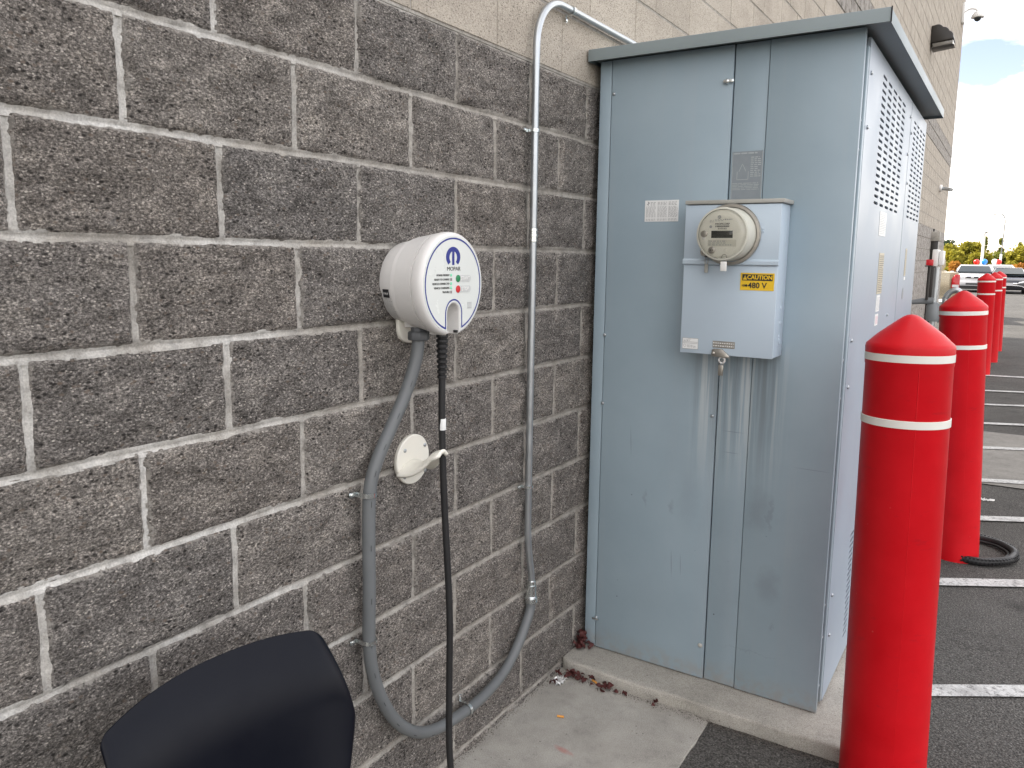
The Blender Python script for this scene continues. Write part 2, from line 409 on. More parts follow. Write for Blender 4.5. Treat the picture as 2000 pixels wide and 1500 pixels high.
butt_orange = simple('filter_paper', (0.72, 0.33, 0.07), 0.7)
white_paper = simple('white_paper', (0.75, 0.75, 0.73), 0.7)
grit_mat = simple('grit', (0.16, 0.14, 0.12), 0.9, 0, 0.5, 60)
tan_car = simple('tan_car_paint', (0.36, 0.31, 0.22), 0.25, 0.3, 0.03)
white_car = simple('white_car_paint', (0.42, 0.42, 0.43), 0.25, 0, 0.03)
black_car = simple('black_car_paint', (0.012, 0.013, 0.017), 0.15, 0, 0.03)
car_glass = simple('car_glass', (0.02, 0.028, 0.032), 0.06, 0, 0.02)
chrome = simple('chrome', (0.75, 0.75, 0.76), 0.12, 1.0, 0.02)
lamp_red = simple('tail_lamp_red', (0.50, 0.012, 0.02), 0.12)
head_lamp = simple('head_lamp', (0.65, 0.67, 0.68), 0.1)
bal_red = simple('balloon_red', (0.70, 0.02, 0.01), 0.2)
bal_blue = simple('balloon_blue', (0.02, 0.22, 0.65), 0.2)
bal_white = simple('balloon_white', (0.8, 0.8, 0.78), 0.25)
bark = simple('bark', (0.10, 0.08, 0.06), 0.9)
hill_mat = simple('hill_haze_grass', (0.20, 0.22, 0.24), 0.9, 0, 0.2, 0.01)  # pale blue-grey: distance haze put into the base colour
roof_gravel = simple('roof_membrane', (0.4, 0.39, 0.37), 0.9)
def glass_mat():
    a = NT('clear_cover')
    tr = a.n('ShaderNodeBsdfTransparent'); gl = a.n('ShaderNodeBsdfGlossy', Roughness=0.05)
    tr.inputs[0].default_value = (0.98, 0.98, 0.97, 1)
    fr = a.n('ShaderNodeFresnel', IOR=1.35); mx = a.n('ShaderNodeMixShader')
    a.l(fr.outputs[0], mx.inputs[0]); a.l(tr.outputs[0], mx.inputs[1]); a.l(gl.outputs[0], mx.inputs[2]); a.l(mx.outputs[0], a.out.inputs['Surface'])
    return a.m
clear = glass_mat()
def leaf_mat(name, c1, c2):
    a = NT(name); p = a.pos()
    c = a.ramp(a.noise(p, 1.2, 4, 0.7), [(0.35, c1), (0.65, c2)])
    a.b.inputs['Transmission Weight'].default_value = 0.0
    df = a.n('ShaderNodeBsdfTranslucent'); a.l(c, df.inputs[0])
    mx = a.n('ShaderNodeMixShader'); mx.inputs[0].default_value = 0.35
    a.fin(c, 0.7, None, spec=0.2)
    a.l(a.b.outputs[0], mx.inputs[1]); a.l(df.outputs[0], mx.inputs[2]); a.l(mx.outputs[0], a.out.inputs['Surface'])
    return a.m
leaf_yellow = leaf_mat('leaf_yellow_green', (0.16, 0.155, 0.015), (0.34, 0.29, 0.03))
leaf_green = leaf_mat('leaf_green', (0.08, 0.11, 0.02), (0.20, 0.20, 0.035))
leaf_dark = leaf_mat('leaf_dark_green', (0.02, 0.045, 0.025), (0.05, 0.08, 0.035))
leaf_orange = leaf_mat('leaf_orange', (0.30, 0.12, 0.02), (0.40, 0.20, 0.03))

# ------------------------------------------------------------------ helpers
ORG = {}
def tag(o, label=None, cat=None, group=None, kind=None):
    for k, v in (('label', label), ('category', cat), ('group', group), ('kind', kind)):
        if v: o[k] = v
    return o
def empty(name, loc, label=None, cat=None, group=None, rot=None):
    o = bpy.data.objects.new(name, None)
    COL.objects.link(o)
    o.location = loc
    if rot: o.rotation_euler = rot
    o.empty_display_size = 0.05
    ORG[o.name] = Vector(loc)
    return tag(o, label, cat, group)

class MB:
    def __init__(s): s.v = []; s.f = []
    def add(s, vs, fs):
        b = len(s.v)
        s.v += [Vector(v) for v in vs]
        s.f += [tuple(b+i for i in f) for f in fs]
        return s
    def box(s, x0, x1, y0, y1, z0, z1):
        return s.add([(x0,y0,z0),(x1,y0,z0),(x1,y1,z0),(x0,y1,z0),(x0,y0,z1),(x1,y0,z1),(x1,y1,z1),(x0,y1,z1)],
              [(0,3,2,1),(4,5,6,7),(0,1,5,4),(1,2,6,5),(2,3,7,6),(3,0,4,7)])
    def prism(s, poly, axis, a, b):
        """poly of 2D points in the plane perpendicular to axis (x: (y,z), y: (x,z), z: (x,y))"""
        def P(p, t):
            return {'x': (t, p[0], p[1]), 'y': (p[0], t, p[1]), 'z': (p[0], p[1], t)}[axis]
        n = len(poly)
        vs = [P(p, a) for p in poly] + [P(p, b) for p in poly]
        fs = [tuple(range(n)), tuple(range(2*n-1, n-1, -1))] + [(i, i+n, (i+1) % n + n, (i+1) % n) for i in range(n)]
        return s.add(vs, fs)
    def lathe(s, prof, o=(0,0,0), axis='z', n=32, cap=True, arc=None):
        """prof = [(r, h)...] along axis from o"""
        o = Vector(o)
        A = {'x': (Vector((0,1,0)), Vector((0,0,1)), Vector((1,0,0))), 'y': (Vector((0,0,1)), Vector((1,0,0)), Vector((0,1,0))),
             'z': (Vector((1,0,0)), Vector((0,1,0)), Vector((0,0,1))), '-y': (Vector((1,0,0)), Vector((0,0,1)), Vector((0,-1,0)))}[axis]
        vs = []; fs = []
        for r, h in prof:
            for i in range(n):
                t = 2*math.pi*i/n
                vs.append(o + A[0]*r*math.cos(t) + A[1]*r*math.sin(t) + A[2]*h)
        for k in range(len(prof)-1):
            for i in range(n):
                j = (i+1) % n
                fs.append((k*n+i, k*n+j, (k+1)*n+j, (k+1)*n+i))
        if cap:
            fs.append(tuple(reversed(range(n)))); fs.append(tuple(range((len(prof)-1)*n, len(prof)*n)))
        return s.add(vs, fs)
    def tube(s, pts, r, n=12, cap=True):
        pts = [Vector(p) for p in pts]
        R = r if hasattr(r, '__len__') else [r]*len(pts)
        vs = []; fs = []
        prev = None
        for i, p in enumerate(pts):
            d = (pts[min(i+1, len(pts)-1)] - pts[max(i-1, 0)]).normalized()
            if prev is None:
                a = d.orthogonal().normalized()
            else:
                a = (prev - d*prev.dot(d)).normalized()
            prev = a
            b = d.cross(a)
            for k in range(n):
                t = 2*math.pi*k/n
                vs.append(p + (a*math.cos(t) + b*math.sin(t))*R[i])
        for i in range(len(pts)-1):
            for k in range(n):
                j = (k+1) % n
                fs.append((i*n+k, i*n+j, (i+1)*n+j, (i+1)*n+k))
        if cap:
            fs.append(tuple(reversed(range(n)))); fs.append(tuple(range((len(pts)-1)*n, len(pts)*n)))
        return s.add(vs, fs)
    def grid(s, fn, nu, nv):
        vs = [fn(i/nu, j/nv) for j in range(nv+1) for i in range(nu+1)]
        fs = [(j*(nu+1)+i, j*(nu+1)+i+1, (j+1)*(nu+1)+i+1, (j+1)*(nu+1)+i) for j in range(nv) for i in range(nu)]
        return s.add(vs, fs)
    def build(s, name, mat, parent=None, smooth=False, bevel=0.0, seg=2, label=None, ang=40, local=False, fix=True):
        me = bpy.data.meshes.new(name)
        off = Vector((0,0,0))
        if parent is not None and not local:
            off = ORG.get(parent.name, Vector((0,0,0)))
        me.from_pydata([tuple(v-off) for v in s.v], [], s.f)
        if fix or bevel:
            bm = bmesh.new(); bm.from_mesh(me)
            if fix: bmesh.ops.recalc_face_normals(bm, faces=bm.faces)
            if bevel:
                es = [e for e in bm.edges if len(e.link_faces) == 2 and e.calc_face_angle(0) > rad(ang)]
                bmesh.ops.bevel(bm, geom=es, offset=bevel, segments=seg, affect='EDGES', profile=0.5, clamp_overlap=True)
            bm.to_mesh(me); bm.free()
        if smooth or bevel:
            me.shade_smooth()
            try: me.set_sharp_from_angle(angle=rad(ang))
            except Exception: pass
        me.materials.append(mat)
        o = bpy.data.objects.new(name, me)
        COL.objects.link(o)
        if parent is not None:
            o.parent = parent
            ORG[o.name] = off
        else:
            ORG[o.name] = Vector((0,0,0))
        if label: o['label'] = label
        return o

def spline(pts, n=8):
    """Catmull-Rom through pts"""
    P = [Vector(p) for p in pts]
    P = [P[0]*2-P[1]] + P + [P[-1]*2-P[-2]]
    out = []
    for i in range(1, len(P)-2):
        for k in range(n):
            t = k/n
            a, b, c, d = P[i-1:i+3]
            out.append(0.5*((2*b)+(c-a)*t+(2*a-5*b+4*c-d)*t*t+(3*b-a-3*c+d)*t**3))
    out.append(P[-2])
    return out

def text(body, size, loc, facing, mat, parent, name='lettering', align='CENTER', bold=0.0, sx=1.0, shear=0.0, space=1.0):
    c = bpy.data.curves.new(name, 'FONT')
    c.body = body; c.size = size; c.align_x = align; c.align_y = 'CENTER'
    c.extrude = 0.0002; c.offset = bold; c.shear = shear; c.space_character = space
    c.resolution_u = 3
    t = bpy.data.objects.new('tmp_text', c)
    COL.objects.link(t)
    bpy.context.view_layer.update()
    dg = bpy.context.evaluated_depsgraph_get()
    me = bpy.data.meshes.new_from_object(t.evaluated_get(dg))
    bpy.data.objects.remove(t)
    bpy.data.curves.remove(c)
    B = {'+x': Matrix(((0,0,1),(1,0,0),(0,1,0))), '-y': Matrix(((1,0,0),(0,0,-1),(0,1,0)))}[facing] if isinstance(facing, str) else facing
    off = ORG.get(parent.name, Vector((0,0,0)))
    me.transform(B.to_4x4() @ Matrix.Diagonal((sx, 1, 1, 1)))
    me.transform(Matrix.Translation(Vector(loc)-off))
    me.name = name
    me.materials.clear(); me.materials.append(mat)
    o = bpy.data.objects.new(name, me)
    COL.objects.link(o); o.parent = parent
    ORG[o.name] = off
    return o

def copy_tree(o, parent=None):
    c = o.copy(); COL.objects.link(c)
    if parent is not None: c.parent = parent
    for ch in list(o.children): copy_tree(ch, c)
    return c

# ------------------------------------------------------------------ GROUND
def sheet(name, poly, z, mat, kind='structure', parent=None):
    mb = MB().add([(x, y, z) for x, y in poly], [tuple(range(len(poly)))])
    o = mb.build(name, mat, parent, fix=False)
    if parent is None: o['kind'] = kind
    return o
def rect(x0, x1, y0, y1): return [(x0, y0), (x1, y0), (x1, y1), (x0, y1)]
sheet('ground', rect(-4000, 4000, -4000, 6000), -0.030, simple('dry_verge', (0.17, 0.15, 0.10), 0.95, 0, 0.3, 0.3))
# asphalt with a gently uneven surface near the camera
mb = MB()
def af(u, v):
    x = -0.05+u*10; y = -6+v*30
    return (x, y, 0.004*noise.noise(Vector((x*1.1, y*1.1, 3)))-0.004 if 0 < u < 1 and 0 < v < 1 else -0.008)
mb.grid(af, 80, 200)
lot = mb.build('asphalt_lot', asphalt, smooth=True, fix=False); lot['kind'] = 'structure'
sheet('asphalt_apron', rect(-25, 60, -30, 20.0), -0.016, asphalt)['kind'] = 'structure'
sheet('parking_lot', rect(-60, 90, 19.4, 66), -0.0035, asphalt_far)
# concrete cross gutter
sheet('concrete_gutter', [(0.0, 5.93), (8, 6.3), (8, 8.2), (0.0, 8.11)], 0.0045, gutter_mat)
# slab next to the wall (thin broom finished slab, its edge chipped)
mb = MB()
edge = [(0.618+0.004*noise.noise(Vector((y*14, 0, 0)))+0.002*noise.noise(Vector((y*50, 0, 5))), y) for y in [-6+i*0.05 for i in range(0, 158)]]
poly = edge + [(0.615, 1.905), (-0.004, 1.93), (-0.004, -6)]
mb.prism(poly, 'z', -0.02, 0.006)
slab = mb.build('pavement', concrete, smooth=False, bevel=0.002, seg=1); slab['kind'] = 'structure'
# hatch lines painted on the asphalt
for (ya, xa, yb, xb, w) in [(2.56, 1.25, 2.765, 1.565, 0.098), (3.752, 1.195, 3.983, 1.575, 0.112), (5.017, 1.277, 5.187, 1.584, 0.11), (6.05, 1.264, 6.19, 1.59, 0.11),
                         (7.28, 1.23, 7.45, 1.6, 0.11), (8.55, 1.21, 8.72, 1.6, 0.11), (9.81, 1.18, 10.0, 1.6, 0.11), (10.98, 1.156, 11.15, 1.6, 0.11), (12.6, 1.12, 12.72, 1.64, 0.13)]:
    sl = (yb-ya)/(xb-xa)
    def cy(x): return ya+sl*(x-xa)
    x0, x1 = 1.0, 5.4
    N = 60
    top = []; bot = []
    for i in range(N+1):
        x = x0+(x1-x0)*i/N
        j1 = 0.004*noise.noise(Vector((x*25, ya, 0))); j2 = 0.004*noise.noise(Vector((x*25, ya, 9)))
        top.append((x, cy(x)+w/2+j1)); bot.append((x, cy(x)-w/2+j2))
    zz = 0.010 if 5.9 < ya < 8.2 else 0.0055
    mb = MB()
    for i in range(N): mb.add([(*bot[i], zz), (*bot[i+1], zz), (*top[i+1], zz), (*top[i], zz)], [(0, 1, 2, 3)])
    o = mb.build('parking_line', line_mat, fix=False); o['kind'] = 'structure'
# far bright kerb strip across the end of the lot
o = MB().box(-60, 90, 66, 68.5, -0.03, 0.12).build('far_kerb', gutter_mat, bevel=0.02); o['kind'] = 'structure'

# ------------------------------------------------------------------ BUILDING WALL
B = 0.2032
J0 = 1.655-0.0055+0.0005
wall = empty('block_building', (0, 0, 0), 'long concrete block building with dark split-face base and pale upper courses', 'building')
CORN = 19.5
HT = J0+B*31
# wall core and mortar plane (recessed joints)
MB().box(-14, -0.0105, -12.0, CORN-0.0075, -0.2, HT-0.02).build('wall_core', mortar, wall)
mb = MB().box(-0.5, -0.0030, -11.99, -1.9, -0.19, HT-0.03).box(-0.5, -0.0031, 4.6, CORN-0.0078, -0.19, HT-0.03).box(-0.5, -0.0032, -1.9, 4.6, J0+10*B-0.002, J0+12*B+0.002)
mb.build('mortar_bed', mortar, wall)
# tooled concave joints of the near dark courses: bed joints run through, head joints butt against them
CS = [(-0.0125, -0.0016), (-0.0062, -0.0024), (-0.0035, -0.0046), (0.0, -0.0058), (0.0035, -0.0046), (0.0062, -0.0024), (0.0125, -0.0016)]
mb = MB()
def joint(p0, p1, vertical):
    L_ = abs(p1-p0); n = max(2, int(L_/0.012))
    return n
for r in range(-8, 4):
    zj = J0+r*B
    n = 560
    def fb(u, v, zj=zj, r=r):
        y = -1.9+6.5*u; k = int(round(v*6)); w_, x_ = CS[k]
        wob = 0.0011*noise.noise(Vector((y*9, r*3.3, 0)))
        return (x_+0.0013*noise.noise(Vector((y*38, w_*160+r*5, 1)))+0.0006*noise.noise(Vector((y*120, w_*300+r*5, 4))), y, zj+w_+wob)
    mb.grid(fb, n, 6)
for r in range(-9, 3):
    for k in range(-6, 13):
        yj = (2*k+(0 if r % 2 == 0 else 1))*B
        if not -1.9 < yj < 4.6: continue
        def fh(u, v, yj=yj, r=r):
            z = J0+r*B+0.0045+(B-0.009)*u; kk = int(round(v*6)); w_, x_ = CS[kk]
            wob = 0.0011*noise.noise(Vector((z*9, yj*3.3, 7)))
            return (x_-0.0006+0.0013*noise.noise(Vector((z*38, w_*160+yj*5, 1))), yj+w_+wob, z)
        mb.grid(fh, 18, 6)
mb.build('mortar_joints', mortar, wall, smooth=True, fix=False)['kind'] = 'stuff'
for za_, zb_ in ((J0+3*B-0.004, J0+10*B-0.002), (J0+12*B+0.002, HT-0.03)):
    MB().box(-0.02, -0.0012, -11.99, CORN-0.01, za_, zb_).build('mortar_bed', mortar, wall)
mb = MB().box(-14.05, 0.03, -12.05, CORN+0.03, HT, HT+0.09)
mb.build('parapet_cap', bronze, wall, bevel=0.01)
mb = MB().box(-13.8, -0.3, -11.8, CORN-0.3, HT-0.4, HT-0.3)

BW, BH = 0.4064-0.0085, B-0.0085
def rough_block(seed, w, amp=0.0085, nu=72, nv=36):
    """front of a split block: a displaced grid with ragged arrises, origin at its centre on the wall plane"""
    mb = MB()
    off = Vector((seed*7.3, seed*3.1, seed*5.7))
    def fn(u, v):
        y = (u-0.5)*w; z = (v-0.5)*BH
        e = min(min(u, 1-u)*w, min(v, 1-v)*BH)
        q = Vector((0, y*9, z*12))+off
        d = noise.fractal(q, 1.0, 2.1, 3)*amp + noise.fractal(q*4.5, 0.8, 2.1, 3)*0.0034
        k = min(1.0, e/0.016)
        k = min(1.0, e/0.013)
        x = -0.0042+(0.0078+d+0.002*math.sin(math.pi*u)*math.sin(math.pi*v))*k**0.75 + (noise.noise(Vector((y*55, z*55, seed*2.0)))*0.0016+noise.noise(Vector((y*150, z*150, seed*3.0)))*0.0011)*(1-k*0.6)
        if e < 1e-6:
            x = -0.0062
            jy = noise.noise(Vector((y*60, z*60, seed)))*0.0030+noise.noise(Vector((y*190, z*190, seed)))*0.0018
            jz = noise.noise(Vector((y*60, z*60, seed+40)))*0.0026+noise.noise(Vector((y*190, z*190, seed+40)))*0.0016
            y += (jy if min(u, 1-u) < 1e-6 else 0); z += (jz if min(v, 1-v) < 1e-6 else 0)
        return (x, y, z)
    mb.grid(fn, nu, nv)
    me = bpy.data.meshes.new('split_block')
    # a skirt closes the sides back into the wall
    n0 = len(mb.v)
    ring = [i for i in range(nu+1)] + [j*(nu+1)+nu for j in range(1, nv+1)] + [nv*(nu+1)+i for i in range(nu-1, -1, -1)] + [j*(nu+1) for j in range(nv-1, 0, -1)]
    for i in ring: mb.v.append(Vector((-0.03, mb.v[i].y, mb.v[i].z)))
    for k in range(len(ring)):
        a, b = ring[k], ring[(k+1) % len(ring)]
        mb.f.append((b, a, n0+k, n0+(k+1) % len(ring)))
    me.from_pydata([tuple(v) for v in mb.v], [], mb.f)
    me.shade_smooth()
    me.materials.append(block_dark)
    return me
DARK = [rough_block(i+1, BW) for i in range(9)]
def flat_block(w, mat, ch=0.0025, x=0.0):
    me = bpy.data.meshes.new('plain_block')
    mb = MB().box(-0.03, x, -w/2, w/2, -BH/2, BH/2)
    me.from_pydata([tuple(v) for v in mb.v], [], mb.f)
    bm = bmesh.new(); bm.from_mesh(me)
    es = [e for e in bm.edges if all(v.co.x > -0.01 for v in e.verts)]
    bmesh.ops.bevel(bm, geom=es, offset=ch, segments=1, affect='EDGES')
    bm.to_mesh(me); bm.free()
    me.materials.append(mat)
    return me
LIGHT = [flat_block(BW+0.004, block_light, 0.002, 0.001+0.0005*i) for i in range(3)]
PLAIN_DARK = flat_block(BW, block_dark, 0.006, 0.003)
rest_d, rest_l = [], []
rows = list(range(-9, 31))
for r in rows:
    z = J0 + (r+0.5)*B
    dark = r < 3 or r in (10, 11)
    # rows with even r have head joints at even half blocks
    par = 0 if r % 2 == 0 else 1
    k = -60
    while k < 100:
        n = k*2+par
        y0 = n*B; yc = y0+B
        k += 1
        if yc+B/2 < -12 or yc > CORN+0.01: continue
        near = -1.6 < yc < 4.5 and z < 4.8 and (dark or yc > 0.2)
        if near:
            if dark:
                me = DARK[random.randrange(len(DARK))]
            else:
                me = LIGHT[random.randrange(3)]
            o = bpy.data.objects.new('block', me)
            COL.objects.link(o); o.parent = wall
            o.location = (random.uniform(-0.0012, 0.0012), yc, z)
        else:
            (rest_d if dark else rest_l).append((yc, z))
def joined(cells, mat, name, x, ch):
    mb = MB()
    for yc, z in cells:
        a0, a1 = yc-BW/2, min(yc+BW/2, CORN)
        if a1-a0 < 0.02: continue
        b0, b1 = z-BH/2, z+BH/2
        xx = x+random.uniform(0, 0.0015)
        mb.add([(-0.01, a0, b0), (-0.01, a1, b0), (-0.01, a1, b1), (-0.01, a0, b1),
                (xx, a0+ch, b0+ch), (xx, a1-ch, b0+ch), (xx, a1-ch, b1-ch), (xx, a0+ch, b1-ch)],
               [(4, 5, 6, 7), (0, 1, 5, 4), (1, 2, 6, 5), (2, 3, 7, 6), (3, 0, 4, 7)])
    o = mb.build(name, mat, wall, fix=False)
    o['kind'] = 'stuff'
    return o
joined(rest_d, block_dark, 'dark_block_courses', 0.004, 0.005)
joined(rest_l, block_light, 'pale_block_courses', 0.0005, 0.0012)
# the return wall round the far corner (north face)
mbd, mbl = MB(), MB()
for r in rows:
    z = J0+(r+0.5)*B
    dark = r < 3 or r in (10, 11)
    for k in range(0, 34):
        x1 = -k*0.4064-(0 if r % 2 else B)
        (mbd if dark else mbl).box(x1-BW, x1 if x1 < 0 else -0.0075, CORN-0.01, CORN+0.002, z-BH/2, z+BH/2)
o = mbd.build('dark_block_courses', block_dark, wall, fix=False); o['kind'] = 'stuff'
o = mbl.build('pale_block_courses', block_light, wall, fix=False); o['kind'] = 'stuff'

# fixtures on the far wall -------------------------------------------------
t = empty('downspout', (0.06, 16.3, 0), 'tall dark bronze downspout with pale boot at its top on the far block wall', 'downspout')
MB().box(0.0, 0.13, 16.28, 16.46, -0.01, 2.02).build('pipe', bronze, t, bevel=0.01)
MB().box(0.0, 0.15, 16.26, 16.48, 2.02, 2.2).build('boot', pad_mat, t, bevel=0.015)
MB().box(0.0, 0.03, 16.55, 16.60, -0.01, 2.26).build('reveal_trim', bronze, t)
t = empty('wall_light', (0, 13.4, 5.0), 'dark bronze shell-shaped wall pack light high on the pale block wall', 'wall light')
K_ = 0.62
# quarter shell housing: stepped lobes sweeping outwards
prof = [(0.0, 0.34)]
for c, rr, a0, a1 in (((0.13, 0.22), 0.14, 115, 35), ((0.27, 0.15), 0.13, 95, 25), ((0.37, 0.06), 0.12, 80, -10)):
    for i in range(7):
        a_ = rad(a0+(a1-a0)*i/6); prof.append((c[0]+rr*math.cos(a_), c[1]+rr*math.sin(a_)))
prof += [(0.52, -0.03), (0.0, -0.07)]
MB().prism([(x*K_, 4.97+z*K_) for x, z in prof], 'y', 13.3, 13.6).build('housing', bronze, t, bevel=0.015)
MB().prism([(x*K_, 4.97+(z-5)*K_) for x, z in ((0.04, 4.93), (0.50, 4.965), (0.47, 4.87), (0.07, 4.83))], 'y', 13.32, 13.58).build('lens', lens_mat, t, bevel=0.01)
MB().prism([(x*K_, 4.97+(z-5)*K_) for x, z in ((0.05, 4.83), (0.48, 4.87), (0.52, 4.855), (0.03, 4.80))], 'y', 13.31, 13.59).build('lower_trim', bronze, t, bevel=0.004)
t = empty('dome_camera', (0, 18.9, 6.7), 'white dome security camera on a gooseneck bracket at the building corner', 'security camera')
MB().box(0, 0.05, 18.75, 18.95, 6.55, 6.95).build('bracket', far_white, t, bevel=0.01)
MB().tube(spline([(0.04, 18.8, 6.76), (0.13, 18.8, 6.81), (0.23, 18.8, 6.80), (0.29, 18.8, 6.75)], 6), 0.022).build('arm', far_white, t, smooth=True)
MB().lathe([(0.03, 0.12), (0.07, 0.10), (0.11, 0.04), (0.125, 0.0), (0.12, -0.02)], (0.29, 18.8, 6.64), n=24).build('housing', far_white, t, smooth=True)
MB().lathe([(0.07, 0.0), (0.065, -0.03), (0.045, -0.06), (0.01, -0.075)], (0.29, 18.8, 6.62), n=24).build('dome', car_glass, t, smooth=True)
t = empty('bullet_camera', (0, 17.2, 3.07), 'small silver bullet camera on the pale blocks near the corner', 'security camera')
MB().lathe([(0.07, 0), (0.07, 0.04), (0.03, 0.05)], (0, 17.2, 3.07), 'x', 20).build('base', far_white, t, smooth=True, bevel=0.003)
MB().tube([(0.05, 17.2, 3.07), (0.12, 17.15, 3.05), (0.22, 17.0, 3.02)], 0.035).build('barrel', galv, t, smooth=True)
t = empty('utility_box', (0.5, 11.0, 1.6), 'small white electrical box on top of a grey riser pipe behind the second bollard', 'electrical box')
MB().box(0.475, 0.545, 10.9, 11.2, 1.575, 1.79).build('enclosure', far_white, t, bevel=0.012)
MB().box(0.549, 0.605, 10.93, 11.17, 1.59, 1.775).build('cover', far_white, t, bevel=0.012)
t = empty('riser_pipe', (0.47, 11.0, 0), 'grey vertical riser pipe with valve lever and U-shaped branch behind second bollard', 'pipe')
MB().tube([(0.535, 11, -0.01), (0.535, 11, 1.56)], 0.034).build('pipe', galv, t, smooth=True)
MB().lathe([(0.075, 0), (0.085, 0.04), (0.085, 0.2), (0.05, 0.25)], (0.535, 11, 0.86), n=20).build('valve_body', pipe_grey, t, smooth=True)
MB().tube([(0.535, 10.96, 1.13), (0.40, 10.96, 1.12), (0.28, 10.96, 1.10)], [0.045, 0.04, 0.03]).build('lever', pipe_grey, t, smooth=True)
MB().tube(spline([(0.66, 11, 0.0), (0.66, 11, 1.05), (0.67, 11, 1.18), (0.73, 11, 1.26), (0.80, 11, 1.27), (0.83, 11, 1.20), (0.83, 11, 1.0), (0.83, 11, 0.0)], 6), 0.036).build('branch', galv, t, smooth=True)
MB().tube([(0.455, 10.9, 1.14), (0.455, 10.9, 1.57)], 0.018).build('conduit', bronze, t, smooth=True)
t = empty('red_alarm', (0.42, 10.85, 1.6), 'small red alarm horn on a dark stem beside the white utility box', 'alarm')
MB().box(0.42, 0.50, 10.80, 10.88, 1.585, 1.66).build('horn', red_btn, t, bevel=0.006)
MB().box(0.41, 0.505, 10.79, 10.885, 1.57, 1.583).build('base', bronze, t)

# ------------------------------------------------------------------ CONCRETE PAD
mb = MB()
PY0, PX1 = 1.905, 1.12
front = [(x, PY0+0.012*noise.noise(Vector((x*5, 1, 0)))+0.004*noise.noise(Vector((x*22, 1, 0)))+0.03*(x-0.4)**2*(1 if x > .4 else 0)) for x in [0.07+i*0.02 for i in range(0, 52)]]
poly = [(0.004, 1.935), (0.03, 1.915)] + front + [(PX1, 4.4), (0.004, 4.4)]
mb.prism(poly, 'z', -0.03, 0.050)
pad = mb.build('concrete_pad', pad_mat, smooth=True, bevel=0.009, seg=3, ang=50)
tag(pad, 'low grey concrete pad with worn edge under the grey electrical cabinet', 'concrete pad')

# ------------------------------------------------------------------ CABINET
cab = empty('electrical_cabinet', (0.49, 3.05, 0.05), 'tall grey metal electrical cabinet with overhanging cap and vented side against the block wall', 'electrical cabinet')
FY = 2.075
ZB, ZT = 0.055, 2.345
MB().box(0.035, 0.930, FY+0.02, 4.00, ZB, ZT-0.01).build('inner_body', dark_gap, cab)
MB().box(0.030, 0.0385, FY+0.02, 3.99, ZB, ZT).build('left_side_panel', cab_mat, cab)
def plate(name, x0, x1, z0, z1, y0=FY, t=0.019, mat=cab_mat, bev=0.002):
    return MB().box(x0, x1, y0, y0+t, z0, z1).build(name, mat, cab, bevel=bev)
plate('edge_strip', 0.030, 0.0765, ZB, ZT)
plate('left_door', 0.0795, 0.5305, ZB, ZT, FY-0.002, 0.021)
plate('centre_panel', 0.5345, 0.6485, ZB, ZT, FY+0.003, 0.016)
plate('right_door', 0.6510, 0.9405, ZB, ZT, FY-0.002, 0.021)
# folded return of the right door and corner post
MB().box(0.9285, 0.9385, FY+0.0190, FY+0.030, ZB+0.01, ZT-0.03).build('door_return', cab_mat, cab)
MB().box(0.9310, 0.9440, 2.118, 2.148, ZB+0.02, ZT-0.045).build('corner_post', cab_mat, cab, bevel=0.002)
MB().box(0.905, 0.932, FY+0.031, 2.117, ZB+0.01, ZT).build('hinge_recess', dark_gap, cab)
# screws and bolts
def screw(x, y, z, r=0.008, axis='-y', mat=galv, name='screw', h=0.006):
    mb = MB().lathe([(r, 0), (r, h*0.35), (r*0.8, h*0.8), (r*0.4, h)], (x, y, z), axis, 14)
    return mb.build(name, mat, cab, smooth=True)
for z in (2.225, 1.333, 1.065, 0.180): screw(0.089 if z == 2.225 else 0.081, FY-0.002, z, 0.0065)
screw(0.518, FY-0.002, 1.067, 0.0065); screw(0.516, FY-0.002, 0.185, 0.009, mat=lid_paint)
t_ = screw(0.512, FY-0.002, 2.226, 0.010, mat=zinc, name='latch_bolt', h=0.012)
MB().box(0.500, 0.536, FY-0.012, FY-0.006, 2.221, 2.231).build('latch_tab', zinc, cab, bevel=0.001)
MB().box(0.066, 0.094, FY-0.012, FY-0.004, 0.172, 0.180).build('latch_tab', zinc, cab, bevel=0.001)
for z in (2.07, 1.98, 1.30, 1.17, 0.44, 0.32, 0.14): 
    MB().lathe([(0.006, 0), (0.006, 0.003), (0.003, 0.006)], (0.9330, 2.112, z), 'x', 10).build('screw', galv, cab, smooth=True)

